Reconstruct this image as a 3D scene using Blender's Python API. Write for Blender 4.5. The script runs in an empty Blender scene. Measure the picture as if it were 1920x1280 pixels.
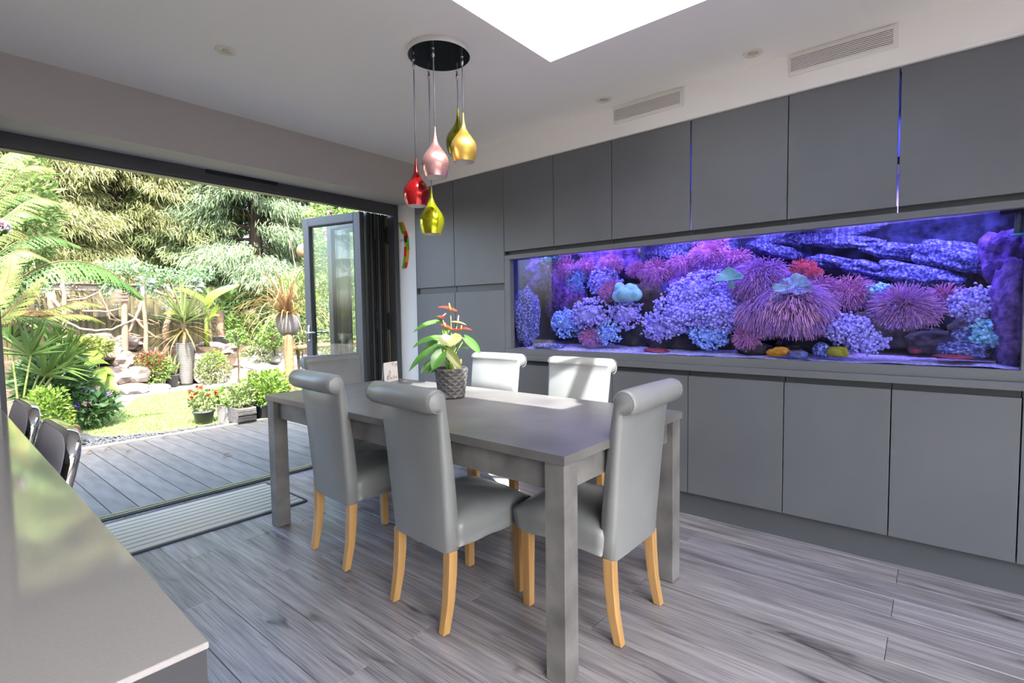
import bpy, bmesh, math, random
import numpy as np
from mathutils import Vector, Matrix
R_ = math.radians; random.seed(7); RNG = np.random.default_rng(7)
SC = bpy.context.scene; COL = SC.collection
# ---------------------------------------------------------------- camera, world, sun, exposure
F_PX, YAW, PITCH, ROLL, HC = 960.735, .876452, -.054813, -.013757, 1.205
def cam_axes():
    cy, sy, cp, sp = math.cos(YAW), math.sin(YAW), math.cos(PITCH), math.sin(PITCH)
    f = Vector((sy*cp, cy*cp, sp)); r = Vector((cy, -sy, 0)); u = r.cross(f)
    cr, sr = math.cos(ROLL), math.sin(ROLL)
    return cr*r + sr*u, -sr*r + cr*u, f
CR, CU, CF = cam_axes(); CO = Vector((0, 0, HC))
cd = bpy.data.cameras.new('camera'); cam = bpy.data.objects.new('camera', cd); COL.objects.link(cam)
cd.sensor_width = 36; cd.sensor_fit = 'HORIZONTAL'; cd.lens = 36*F_PX/1920; cd.clip_start = .02; cd.clip_end = 300
m3 = Matrix((CR, CU, -CF)).transposed(); cam.matrix_world = Matrix.Translation(CO) @ m3.to_4x4()
SC.camera = cam
SUN_DIR = Vector((.33, .72, -1.0)).normalized()
w = bpy.data.worlds.new('sky'); SC.world = w; w.use_nodes = True
nt = w.node_tree; bg = nt.nodes['Background']; st = nt.nodes.new('ShaderNodeTexSky')
st.sky_type = 'NISHITA'; st.sun_disc = False; st.sun_elevation = math.asin(-SUN_DIR.z)
st.sun_rotation = math.atan2(-SUN_DIR.x, -SUN_DIR.y); st.air_density = 1.0; st.dust_density = 4.0; st.ozone_density = .6
SKY_STRENGTH, SUN_STRENGTH = .95, 13.0
nt.links.new(st.outputs[0], bg.inputs[0]); bg.inputs[1].default_value = SKY_STRENGTH
sl = bpy.data.lights.new('sun', 'SUN'); sl.energy = SUN_STRENGTH; sl.angle = .0095; sl.color = (1, .96, .90)
so = bpy.data.objects.new('sun', sl); COL.objects.link(so); so.rotation_euler = SUN_DIR.to_track_quat('-Z', 'Y').to_euler(); so.location = (-5, -10, 15)
vs = SC.view_settings; vs.view_transform = 'Standard'; vs.look = 'None'; vs.gamma = 1; vs.use_curve_mapping = False
vs.exposure = 0.95
SC.cycles.max_bounces = 10; SC.cycles.diffuse_bounces = 5; SC.cycles.glossy_bounces = 4; SC.cycles.transparent_max_bounces = 16; SC.cycles.transmission_bounces = 6
SC.cycles.sample_clamp_indirect = 6; SC.cycles.caustics_reflective = False; SC.cycles.caustics_refractive = False
def portal(name, loc, size, direction):
    l = bpy.data.lights.new(name, 'AREA'); l.shape = 'RECTANGLE'; l.size, l.size_y = size; l.cycles.is_portal = True
    o = bpy.data.objects.new(name, l); COL.objects.link(o); o.location = loc
    o.rotation_euler = Vector(direction).to_track_quat('-Z', 'Y').to_euler(); return o
portal('portal_door', (1.65, 4.0, 1.1), (2.7, 2.2), (0, -1, 0))
portal('portal_roof', (1.70, .65, 2.87), (.96, 1.8), (0, 0, -1))
portal('portal_kitchen', (-.2, -3.55, 1.3), (4.8, 2.0), (0, 1, 0))
portal('portal_kitchen_roof', (-.9, -2.3, 2.87), (3.1, 2.1), (0, 0, -1))

# ---------------------------------------------------------------- helpers
def ray(px, py):
    return CF*F_PX + CR*(px-960) + CU*(640-py)
def pt(px, py, axis, val):                       # the point of the plane axis = val seen at a photo pixel
    d = ray(px, py); t = (val - CO[axis])/d[axis]; return CO + d*t
def dep(px, py, depth):                          # the same at a distance along the view axis
    return CO + ray(px, py)*(depth/F_PX)
ALB = 1.0                                       # reflectance scale of the materials being defined
def lin(c):
    c = [int(c[i:i+2], 16)/255 for i in (0, 2, 4)] if isinstance(c, str) else c
    return tuple((x/12.92 if x <= .04045 else ((x+.055)/1.055)**2.4) for x in c) + (1,)
def alb(c): r = lin(c); return tuple(x*ALB for x in r[:3]) + (1,)
MATS = {}
def mat(name, color, rough=.5, metal=0, spec=.5, color2=None, scale=8, stretch=(1, 1, 1), detail=4, bump=0, bscale=None, lo=.35, hi=.65,
        translucent=0, island=0, rand=0, coat=0, sheen=0, emit=None, estr=0, aniso=0):
    m = bpy.data.materials.new(name); m.use_nodes = True; N = m.node_tree; L = N.links
    b = N.nodes['Principled BSDF']; out = N.nodes['Material Output']
    b.inputs['Base Color'].default_value = alb(color); b.inputs['Roughness'].default_value = rough
    b.inputs['Metallic'].default_value = metal; b.inputs['Specular IOR Level'].default_value = spec
    b.inputs['Coat Weight'].default_value = coat; b.inputs['Coat Roughness'].default_value = .08
    if aniso: b.inputs['Anisotropic'].default_value = aniso
    col = None
    tc = N.nodes.new('ShaderNodeTexCoord'); mp = N.nodes.new('ShaderNodeMapping'); mp.inputs['Scale'].default_value = stretch
    L.new(tc.outputs['Object'], mp.inputs['Vector'])
    if color2 is not None:
        no = N.nodes.new('ShaderNodeTexNoise'); no.inputs['Scale'].default_value = scale; no.inputs['Detail'].default_value = detail
        L.new(mp.outputs[0], no.inputs['Vector'])
        rp = N.nodes.new('ShaderNodeValToRGB'); rp.color_ramp.elements[0].position = lo; rp.color_ramp.elements[1].position = hi
        rp.color_ramp.elements[0].color = alb(color); rp.color_ramp.elements[1].color = alb(color2)
        L.new(no.outputs['Fac'], rp.inputs[0]); col = rp.outputs[0]
    if island or rand:
        hs = N.nodes.new('ShaderNodeHueSaturation')
        if island:
            g = N.nodes.new('ShaderNodeNewGeometry'); src = g.outputs['Random Per Island']; amt = island
        else:
            g = N.nodes.new('ShaderNodeObjectInfo'); src = g.outputs['Random']; amt = rand
        mr = N.nodes.new('ShaderNodeMapRange'); mr.inputs['To Min'].default_value = 1-amt; mr.inputs['To Max'].default_value = 1+amt
        L.new(src, mr.inputs['Value']); L.new(mr.outputs[0], hs.inputs['Value'])
        if col is None: hs.inputs['Color'].default_value = alb(color)
        else: L.new(col, hs.inputs['Color'])
        col = hs.outputs[0]
    if col is not None: L.new(col, b.inputs['Base Color'])
    if bump:
        bn = N.nodes.new('ShaderNodeTexNoise'); bn.inputs['Scale'].default_value = bscale or scale*4; bn.inputs['Detail'].default_value = 5
        L.new(mp.outputs[0], bn.inputs['Vector']); bm_ = N.nodes.new('ShaderNodeBump'); bm_.inputs['Strength'].default_value = bump; bm_.inputs['Distance'].default_value = .01
        L.new(bn.outputs['Fac'], bm_.inputs['Height']); L.new(bm_.outputs[0], b.inputs['Normal'])
    if emit: b.inputs['Emission Color'].default_value = lin(emit); b.inputs['Emission Strength'].default_value = estr
    if translucent:
        t = N.nodes.new('ShaderNodeBsdfTranslucent'); mx = N.nodes.new('ShaderNodeMixShader'); mx.inputs[0].default_value = translucent
        if col is not None: L.new(col, t.inputs[0])
        else: t.inputs[0].default_value = alb(color)
        L.new(b.outputs[0], mx.inputs[1]); L.new(t.outputs[0], mx.inputs[2]); L.new(mx.outputs[0], out.inputs[0])
    MATS[name] = m; return m
def pane_mat(name, tint=(1, 1, 1), ior=1.45, rough=0.0, extra=0.0):  # thin pane: clear, mirroring by its angle
    m = bpy.data.materials.new(name); m.use_nodes = True; N = m.node_tree; L = N.links
    N.nodes.remove(N.nodes['Principled BSDF']); out = N.nodes['Material Output']
    t = N.nodes.new('ShaderNodeBsdfTransparent'); t.inputs[0].default_value = tint + (1,)
    g = N.nodes.new('ShaderNodeBsdfGlossy'); g.inputs['Roughness'].default_value = rough
    f0 = ((ior-1)/(ior+1))**2+extra                              # Schlick's law, the same from both faces
    lw = N.nodes.new('ShaderNodeLayerWeight'); lw.inputs[0].default_value = .5
    pw = N.nodes.new('ShaderNodeMath'); pw.operation = 'POWER'; pw.inputs[1].default_value = 5; L.new(lw.outputs['Facing'], pw.inputs[0])
    ad = N.nodes.new('ShaderNodeMath'); ad.operation = 'MULTIPLY_ADD'; ad.inputs[1].default_value = 1-f0; ad.inputs[2].default_value = f0; L.new(pw.outputs[0], ad.inputs[0])
    mx = N.nodes.new('ShaderNodeMixShader'); s = ad.outputs[0]
    L.new(s, mx.inputs[0]); L.new(t.outputs[0], mx.inputs[1]); L.new(g.outputs[0], mx.inputs[2]); L.new(mx.outputs[0], out.inputs[0])
    MATS[name] = m; return m

class MB:
    "collects verts and faces and links them as ONE mesh object"
    def __init__(s): s.v = []; s.f = []; s.n = 0
    def add(s, V, Fs):
        V = np.asarray(V, float).reshape(-1, 3); s.v.append(V); s.f += [tuple(int(i)+s.n for i in q) for q in Fs]; s.n += len(V); return s
    def box(s, a, b, M=None):
        (x0, y0, z0), (x1, y1, z1) = a, b
        V = [(x0,y0,z0),(x1,y0,z0),(x1,y1,z0),(x0,y1,z0),(x0,y0,z1),(x1,y0,z1),(x1,y1,z1),(x0,y1,z1)]
        if M is not None: V = [M @ Vector(p) for p in V]
        return s.add([tuple(p) for p in V], [(0,3,2,1),(4,5,6,7),(0,1,5,4),(1,2,6,5),(2,3,7,6),(3,0,4,7)])
    def loft(s, rings, cap=True, closed=True):
        n = len(rings[0]); V = [tuple(p) for r in rings for p in r]; Fs = []
        for i in range(len(rings)-1):
            for j in range(n if closed else n-1):
                k = (j+1) % n; Fs.append((i*n+j, i*n+k, (i+1)*n+k, (i+1)*n+j))
        if cap and closed: Fs.append(tuple(range(n))[::-1]); Fs.append(tuple((len(rings)-1)*n+j for j in range(n)))
        return s.add(V, Fs)
    def tube(s, pts, rad, n=8, cap=True):
        P = [Vector(p) for p in pts]; R = rad if isinstance(rad, (list, tuple)) else [rad]*len(P); rings = []; ref = Vector((0, 0, 1))
        t0 = (P[1]-P[0]).normalized()
        if abs(t0.z) > .9: ref = Vector((1, 0, 0))
        for i, p in enumerate(P):
            t = (P[min(i+1, len(P)-1)]-P[max(i-1, 0)]).normalized(); a = t.cross(ref).normalized(); b = a.cross(t)
            rings.append([p+(a*math.cos(q)+b*math.sin(q))*R[i] for q in [2*math.pi*k/n for k in range(n)]])
        return s.loft(rings, cap)
    def lathe(s, prof, c=(0, 0, 0), n=24, cap=False):
        rings = [[(c[0]+r*math.cos(2*math.pi*k/n), c[1]+r*math.sin(2*math.pi*k/n), c[2]+z) for k in range(n)] for r, z in prof]
        return s.loft(rings, cap)
    def leaf(s, base, tip, width, nrm=(0, 0, 1), droop=.1, fold=.12, shape='ovate', n=8):
        "one leaf blade as a folded, bent grid of 3 x n"
        B, T = Vector(base), Vector(tip); ax = T-B; L = ax.length; u = ax.normalized(); nr = Vector(nrm); nr = (nr-u*nr.dot(u))
        nr = nr.normalized() if nr.length > 1e-4 else u.orthogonal(); sd = u.cross(nr); V = []
        for i in range(n+1):
            t = i/n
            if shape == 'ovate': wd = math.sin(math.pi*t**.75)**.9
            elif shape == 'heart': wd = (math.sin(math.pi*min(1, (t*.86+.14))**.9))**.8*(1.0 if t > .02 else .75)
            elif shape == 'blade': wd = min(1, t*6+.35)*(1-t**3)
            elif shape == 'banana': wd = min(1, t*5)**.7*(1-t**5)
            else: wd = math.sin(math.pi*t)
            p = B+ax*t+nr*(droop*L*(4*t*(1-t)) - 0)
            if shape == 'heart':
                off = -u*L*.16*max(0, 1-t*4)
            else: off = Vector()
            hw = width*.5*wd
            V += [p+sd*hw+nr*(fold*hw*1.6)+off, p+sd*hw*.5+nr*fold*hw*.6+off*.6, p, p-sd*hw*.5+nr*fold*hw*.6+off*.6, p-sd*hw+nr*(fold*hw*1.6)+off]
        Fs = [(i*5+j, i*5+j+1, i*5+j+6, i*5+j+5) for i in range(n) for j in range(4)]
        return s.add([tuple(p) for p in V], Fs)
    def ribbon(s, base, direction, length, width, droop, n=6, twist=0, side=None, fold=.25):
        "long strap leaf: leaves the base along direction and bends down"
        p = Vector(base); d = Vector(direction).normalized(); sd = Vector(side) if side else d.cross(Vector((0, 0, 1)))
        if sd.length < 1e-3: sd = Vector((1, 0, 0))
        sd.normalize(); V = []; st = length/n
        for i in range(n+1):
            t = i/n; hw = width*.5*min(1, .5+t*3)*(1-t**2.2)+.0006; up = sd.cross(d).normalized()
            V += [p+sd*hw+up*fold*hw, p, p-sd*hw+up*fold*hw]
            p = p+d*st; d = (d+Vector((0, 0, -1))*droop*st*(.4+1.6*t)).normalized()
        Fs = [(i*3+j, i*3+j+1, i*3+j+4, i*3+j+3) for i in range(n) for j in range(2)]
        return s.add([tuple(q) for q in V], Fs)
    def quads(s, B, D, S, L, W, drop=0.0):
        "many diamond leaves at once: base B, direction D, side S, length L, width W (arrays)"
        B, D, S = (np.asarray(a, float) for a in (B, D, S)); L = np.asarray(L).reshape(-1, 1); W = np.asarray(W).reshape(-1, 1)
        mid = B+D*L*.45; tip = B+D*L; tip[:, 2] -= (drop*L)[:, 0]
        V = np.stack([B, mid+S*W*.5, tip, mid-S*W*.5], 1).reshape(-1, 3); k = np.arange(len(B))*4+s.n
        s.v.append(V); s.f += list(map(tuple, np.stack([k, k+1, k+2, k+3], 1).tolist())); s.n += len(V); return s
    def build(s, name, material=None, parent=None, smooth=False, bevel=0, seg=2, loc=None, label=None, kind=None, origin=None):
        V = np.concatenate(s.v) if s.v else np.zeros((0, 3))
        if origin is not None: V = V-np.asarray(origin, float)
        me = bpy.data.meshes.new(name); me.from_pydata(V.tolist(), [], s.f); me.validate(verbose=False); me.update()
        if smooth: me.polygons.foreach_set('use_smooth', [True]*len(me.polygons))
        o = bpy.data.objects.new(name, me); COL.objects.link(o)
        if material: me.materials.append(MATS[material] if isinstance(material, str) else material)
        if parent: o.parent = parent
        if origin is not None: o.location = origin
        if loc is not None: o.location = loc
        if bevel:
            md = o.modifiers.new('edge', 'BEVEL'); md.width = bevel; md.segments = seg; md.limit_method = 'ANGLE'; md.angle_limit = math.radians(40)
            me.polygons.foreach_set('use_smooth', [True]*len(me.polygons))
            wn = o.modifiers.new('normals', 'WEIGHTED_NORMAL'); wn.keep_sharp = False
        if label: o['label'] = label
        if kind: o['kind'] = kind
        return o
def tag(o, label, cat, group=None, kind=None):
    o['label'] = label; o['category'] = cat
    if group: o['group'] = group
    if kind: o['kind'] = kind
    return o
def thing(name, label, cat, loc=(0, 0, 0), rz=0, group=None):
    o = bpy.data.objects.new(name, None); COL.objects.link(o); o.location = loc; o.rotation_euler = (0, 0, rz); o.empty_display_size = .1
    return tag(o, label, cat, group)
def shell(name, loc=(0, 0, 0)):
    o = bpy.data.objects.new(name, None); COL.objects.link(o); o.location = loc; o['kind'] = 'structure'; return o
def struct(o): o['kind'] = 'structure'; return o
def tree_copy(o, label=None, parent=None):
    c = o.copy(); COL.objects.link(c); c.parent = parent
    if label: c['label'] = label
    for ch in o.children: tree_copy(ch, None, c)
    return c
def instance(o, name, parent, loc, rz=None, scale=None, rot=None):
    c = o.copy(); c.name = name; COL.objects.link(c); c.parent = parent; c.location = loc
    if rz is not None: c.rotation_euler = (0, 0, rz)
    if rot is not None: c.rotation_euler = rot
    if scale is not None: c.scale = scale
    return c
def ico(sub=2):
    bm = bmesh.new(); bmesh.ops.create_icosphere(bm, subdivisions=sub, radius=1); V = np.array([v.co[:] for v in bm.verts]); Fs = [tuple(v.index for v in f.verts) for f in bm.faces]; bm.free(); return V, Fs
ICO = {k: ico(k) for k in (1, 2, 3, 4)}
def vnoise(P, f, seed=0):
    "cheap smooth noise of points, about -1..1"
    P = np.asarray(P)*f; r = np.random.default_rng(seed); o = np.zeros(len(P))
    for k in range(5):
        a = r.normal(size=3); a *= (1+.7*k)/np.linalg.norm(a); o += np.sin(P@a+r.uniform(0, 6.28))/(1+.6*k)
    return o/2.2
def rockmesh(c, size, seed, sub=3, amp=.22, flat=0):
    V, Fs = ICO[sub]; N = V.copy(); d = 1+amp*vnoise(V, 2.0, seed)+amp*.6*(1-2*np.abs(vnoise(V, 3.6, seed+1)))+amp*.35*vnoise(V, 9, seed+3)+amp*.18*vnoise(V, 19, seed+4)
    if flat: d *= 1-.18*np.abs(vnoise(V, 3, seed+2))
    P = N*d[:, None]
    P = np.sign(P)*np.abs(P)**.86
    return P*np.asarray(size)+np.asarray(c), Fs
def rnd_dirs(n, rng=RNG):
    a = rng.normal(size=(n, 3)); return a/np.linalg.norm(a, axis=1)[:, None]
def perp(D, rng=RNG):
    s = np.cross(D, rnd_dirs(len(D), rng)); return s/(np.linalg.norm(s, axis=1)[:, None]+1e-9)
# ---------------------------------------------------------------- materials of the room
mat('ceiling_white', 'efede8', .8); mat('wall_paint', 'b3aeab', .8); mat('fascia_white', 'f0ede8', .7); mat('roof_white', 'f4f3f0', .5)
mat('cabinet_grey', '5f6164', .42, color2='636568', scale=3); mat('cabinet_edge', '55575a', .5); mat('groove_grey', '4a4c4f', .6)
mat('anthracite', '4a4c50', .38); mat('gasket', '17181a', .7); mat('brass_strip', '8d7a4f', .4, metal=.6)
mat('chrome', 'e8e8ea', .08, metal=1); mat('steel', 'b9bcc0', .25, metal=1); mat('cord_grey', '8a8c92', .5)
mat('concrete_table', '787674', .30, color2='535150', scale=3.2, detail=8, lo=.3, hi=.72, bump=.06, bscale=40)
mat('concrete_leg', '82807d', .5, color2='565452', scale=7, detail=8, lo=.3, hi=.75, bump=.08, bscale=50)
mat('leather', '898b8a', .34, color2='838584', scale=5, bump=.05, bscale=300); mat('leather_seam', '7c7d7c', .6)
mat('oak', 'c09660', .35, color2='b08750', scale=6, stretch=(6, 6, .5), coat=.2)
mat('quartz', '9f9b98', .07, color2='9b9794', scale=260, detail=2, coat=.3); mat('island_grey', '333438', .45)
mat('mat_fibre', 'b6af9c', .95); mat('mat_edge', '2d3033', .8); mat('mat_band', '8f8a7c', .95)
mat('pot_dark', '5c5b5a', .55, color2='4b4a49', scale=20); mat('soil', '3a2c22', .95, color2='57402c', scale=40, bump=.5)
mat('anth_leaf', '4c7f3a', .32, color2='5d9446', scale=10, translucent=.25); mat('anth_pale', '6c8544', .4, color2='8c8a56', scale=11, translucent=.25)
mat('anth_stem', '8fae4f', .45, translucent=.1); mat('spathe', 'ea4034', .3, translucent=.3); mat('spathe_pale', 'd9e06a', .35, translucent=.3)
mat('spadix', 'f0d24a', .5); mat('spadix_pink', 'f29aa0', .5)
mat('shade_red', 'a01418', .16, metal=.75, coat=.6); mat('shade_pink', 'd9a6a6', .24, metal=.9, aniso=.5); mat('shade_gold', 'cfae58', .3, metal=.9, aniso=.5)
mat('shade_lime', 'b3b714', .2, metal=.8, coat=.4); mat('shade_olive', '86861a', .2, metal=.8, coat=.4); mat('shade_inside', 'e8e4e0', .6)
mat('rose_black', '1f1f20', .12, metal=.9); mat('rose_rim', 'd9d6d2', .3)
mat('lamp_trim', 'd8d2c6', .4); mat('lamp_glass', 'c9c2b4', .2, metal=.3); mat('vent_white', 'e4e0db', .55); mat('vent_dark', '55534f', .8)
mat('glass_green', '6cab2f', .15); mat('glass_orange', 'e8963c', .15); mat('glass_redd', 'd13a24', .15); mat('clock_black', '181818', .4)
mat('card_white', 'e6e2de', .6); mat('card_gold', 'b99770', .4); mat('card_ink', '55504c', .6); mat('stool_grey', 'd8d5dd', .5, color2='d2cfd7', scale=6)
pane_mat('door_pane', (.95, .98, .95), 1.5); pane_mat('roof_pane', (.96, .98, 1.0)); pane_mat('tank_pane', (.97, .98, 1.0), 1.33)
def floor_material():
    m = bpy.data.materials.new('laminate_oak'); m.use_nodes = True; N = m.node_tree; L = N.links; b = N.nodes['Principled BSDF']
    tc = N.nodes.new('ShaderNodeTexCoord'); oi = N.nodes.new('ShaderNodeObjectInfo'); cb = N.nodes.new('ShaderNodeCombineXYZ')
    mu = N.nodes.new('ShaderNodeMath'); mu.operation = 'MULTIPLY'; mu.inputs[1].default_value = 37.0; L.new(oi.outputs['Random'], mu.inputs[0])
    L.new(mu.outputs[0], cb.inputs[0]); L.new(mu.outputs[0], cb.inputs[2])
    ad = N.nodes.new('ShaderNodeVectorMath'); ad.operation = 'ADD'; L.new(tc.outputs['Object'], ad.inputs[0]); L.new(cb.outputs[0], ad.inputs[1])
    def noise(stretch, scale, det, dist=0):
        mp = N.nodes.new('ShaderNodeMapping'); mp.inputs['Scale'].default_value = stretch; L.new(ad.outputs[0], mp.inputs[0])
        n = N.nodes.new('ShaderNodeTexNoise'); n.inputs['Scale'].default_value = scale; n.inputs['Detail'].default_value = det; n.inputs['Distortion'].default_value = dist; L.new(mp.outputs[0], n.inputs['Vector']); return n.outputs['Fac']
    def ramp(src, stops):
        r = N.nodes.new('ShaderNodeValToRGB'); e = r.color_ramp.elements
        e[0].position, e[0].color = stops[0][0], lin(stops[0][1]); e[1].position, e[1].color = stops[-1][0], lin(stops[-1][1])
        for p, c in stops[1:-1]: q = e.new(p); q.color = lin(c)
        L.new(src, r.inputs[0]); return r.outputs[0]
    def mix(a, b2, f, mode):
        x = N.nodes.new('ShaderNodeMix'); x.data_type = 'RGBA'; x.blend_type = mode
        if isinstance(f, float): x.inputs[0].default_value = f
        else: L.new(f, x.inputs[0])
        L.new(a, x.inputs[6]); L.new(b2, x.inputs[7]); return x.outputs[2]
    broad = ramp(noise((13, .9, 1), 1.8, 9, .5), [(.25, '787376'), (.42, '979396'), (.58, 'a7a3a5'), (.76, 'bab6b6')])
    fine = ramp(noise((85, 2.0, 1), 2.0, 10, .2), [(.32, '6d696b'), (.5, 'e8e8e8'), (.68, 'ffffff')])
    mid = ramp(noise((42, 1.3, 1), 2.0, 8, .3), [(.3, '8f8b8d'), (.5, 'ececec'), (.7, 'ffffff')])
    knots = ramp(noise((5, 1.1, 1), 2.1, 3, 1.2), [(.24, '4c484c'), (.34, 'e8e8e8'), (.5, 'ffffff')])
    c = mix(broad, fine, .6, 'MULTIPLY'); c = mix(c, mid, .45, 'MULTIPLY'); c = mix(c, knots, .8, 'MULTIPLY')
    hs = N.nodes.new('ShaderNodeHueSaturation'); mr = N.nodes.new('ShaderNodeMapRange'); mr.inputs['To Min'].default_value = .9; mr.inputs['To Max'].default_value = 1.12
    L.new(oi.outputs['Random'], mr.inputs[0]); L.new(mr.outputs[0], hs.inputs['Value']); L.new(c, hs.inputs['Color']); L.new(hs.outputs[0], b.inputs['Base Color'])
    b.inputs['Roughness'].default_value = .3; b.inputs['Specular IOR Level'].default_value = .5
    bp = N.nodes.new('ShaderNodeBump'); bp.inputs['Strength'].default_value = .06; bp.inputs['Distance'].default_value = .004; L.new(noise((60, 3, 1), 3, 6), bp.inputs['Height']); L.new(bp.outputs[0], b.inputs['Normal'])
    MATS['laminate'] = m
floor_material()

# ---------------------------------------------------------------- room shell
XA, YB, YF, ZC = 2.905, 3.413, 3.803, 2.464      # cabinet fronts, inner face of the door wall, door frame, ceiling
FX0, FX1, FY0, FY1 = -3.0, 3.0, -3.6, YF
floor = struct(MB().box((FX0, FY0, -.2), (4.2, YF, -.013)).build('floor', 'groove_grey'))
PW, PL = .1603, 1.37; k0 = int(math.floor((FX0-.83)/PW)); planks = {}
for k in range(k0, int((3.02-.83)/PW)+1):
    x0 = .83+k*PW; ys = 2.36 if k % 2 else 2.855; y = ys-PL*6
    while y < YF:
        a, b = max(y, FY0), min(y+PL, YF-.01)
        near = x0 > -.6 and b > .2 or x0 > 1.0
        if b-a > .02 and x0 > -1.3 and b > -1.0:
            x1 = min(x0+PW, 3.02); key = (round(b-a, 3), round(x1-x0, 3))
            if key not in planks:
                o = MB().box((.0008, .0008, -.012), (x1-x0-.0008, b-a-.0008, 0)).build('plank', 'laminate', floor, loc=(x0, a, 0)); planks[key] = o
                md = o.modifiers.new('edge', 'BEVEL'); md.width = .0016; md.segments = 1
            else: instance(planks[key], 'plank', floor, (x0, a, 0))
        y += PL
MB().box((FX0, FY0, -.012), (-1.25, YF, -.001)).build('plank', 'laminate', floor); MB().box((-1.25, FY0, -.012), (3.0, -1.2, -.001)).build('plank', 'laminate', floor)
# ceiling slab with the two rooflight openings
RX0, RX1, RY0, RY1, ZT = 1.226, 2.172, -.235, 1.532, 2.864
KX0, KX1, KY0, KY1 = -2.4, .6, -3.3, -1.3
c = MB()
for (x0, x1, y0, y1) in ((FX0-.3, KX0, -3.9, 3.97), (KX1, RX0, -3.9, 3.97), (RX1, 4.3, -3.9, 3.97), (RX0, RX1, -3.9, RY0), (RX0, RX1, RY1, 3.97), (KX0, KX1, -3.9, KY0), (KX0, KX1, KY1, 3.97)):
    c.box((x0, y0, ZC), (x1, y1, ZT))
struct(c.build('ceiling', 'ceiling_white'))
struct(MB().box((-8, 3.80, ZT), (9, 3.97, 2.93)).box((-8, -3.9, ZT), (-3.3, 3.8, ZT+.02)).box((4.3, -3.9, ZT), (9, 3.8, ZT+.02)).build('roof_edge', 'anthracite'))
# door wall: beam over the opening, wall left of it, pier right of it
DX0, DX1 = .30, 2.95
def wedge(m, prof, x0, x1): m.loft([[(x0, y, z) for y, z in prof], [(x1, y, z) for y, z in prof]])
m = MB(); wedge(m, [(YB, 2.166), (3.97, 2.2026), (3.97, ZC), (YB, ZC)], FX0-.3, 4.2); struct(m.build('wall_door_beam', 'wall_paint'))
struct(MB().box((FX0-.3, YB, -.2), (DX0, 3.97, 2.2)).build('wall_door', 'wall_paint'))
struct(MB().box((DX1, 3.49, -.2), (4.2, 3.97, 2.2)).build('wall_pier', 'fascia_white'))
struct(MB().box((FX0-.3, -3.9, -.2), (FX0, YB, ZC)).build('wall_left', 'wall_paint'))
struct(MB().box((3.9, -3.9, -.2), (4.2, 3.49, ZC)).build('wall_right', 'wall_paint'))
wb = MB()
for (x0, x1, z0, z1) in ((FX0, -2.6, -.2, ZC), (2.2, 3.9, -.2, ZC), (-2.6, 2.2, -.2, .3), (-2.6, 2.2, 2.3, ZC)): wb.box((x0, -3.9, z0), (x1, -3.6, z1))
struct(wb.build('wall_back', 'wall_paint'))
w2 = shell('window_2')  # unseen window behind the camera, added wide to let in more daylight
for (x0, x1, z0, z1) in ((-2.6, -2.54, .3, 2.3), (2.14, 2.2, .3, 2.3), (-1.03, -.97, .3, 2.3), (.57, .63, .3, 2.3), (-2.6, 2.2, .3, .36), (-2.6, 2.2, 2.24, 2.3)): MB().box((x0, -3.8, z0), (x1, -3.72, z1)).build('frame', 'anthracite', w2)
for x0, x1 in ((-2.54, -1.03), (-.97, .57), (.63, 2.14)): MB().box((x0, -3.765, .36), (x1, -3.755, 2.24)).build('pane', 'roof_pane', w2)
# white bulkhead above the cabinets
struct(MB().box((2.893, -3.6, 2.278), (3.9, YB, ZC)).build('trim_1', 'fascia_white'))
struct(MB().box((2.886, -3.6, 2.272), (2.912, YB, 2.284)).build('trim_2', 'fascia_white'))
# roof lantern
def lantern(name, x0, x1, y0, y1, rise):
    r = shell(name); z0 = ZT; zt = ZT+rise; xm = (x0+x1)/2; h = (x1-x0)/2; h = min(h, (y1-y0)*.45); R = [(xm, y0+h, zt), (xm, y1-h, zt)]
    f = MB()
    for a, b in (((x0-.08, y0-.08), (x0+.0, y1+.08)), ((x1, y0-.08), (x1+.08, y1+.08)), ((x0, y0-.08), (x1, y0)), ((x0, y1), (x1, y1+.08))): f.box((*a, z0), (*b, z0+.06))
    f.build('curb', 'roof_white', r)
    cs = [(x0, y0, z0+.05), (x1, y0, z0+.05), (x1, y1, z0+.05), (x0, y1, z0+.05)]
    if name == 'window_1': MB().tube([(x0+.20, y0, z0+.05), (x0+.65, y0+.24, z0+.26)], .042, 6).build('hip_rafter', 'roof_white', r)  # added bar, no hip: unseen, placed to cast the far chair's shadow band
    else: MB().tube([cs[0], R[0]], .028, 6).build('hip_rafter', 'roof_white', r)
    for cpt, e in ( (cs[1], R[0]), (cs[2], R[1]), (cs[3], R[1])): MB().tube([cpt, e], .028, 6).build('hip_rafter', 'roof_white', r)
    MB().tube(R, .03, 6).build('ridge', 'roof_white', r)
    for P in ([cs[0], cs[1], R[0]], [cs[2], cs[3], R[1]], [cs[1], cs[2], R[1], R[0]], [cs[3], cs[0], R[0], R[1]]):
        P = [Vector(p) for p in P]; n = (P[1]-P[0]).cross(P[2]-P[0]).normalized()*.008
        MB().loft([[p-n for p in P], [p+n for p in P]]).build('pane', 'roof_pane', r)
lantern('window_1', RX0, RX1, RY0, RY1, .33); lantern('window_3', KX0, KX1, KY0, KY1, .4)  # second lantern is unseen, added over the kitchen and enlarged for fill daylight

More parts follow.
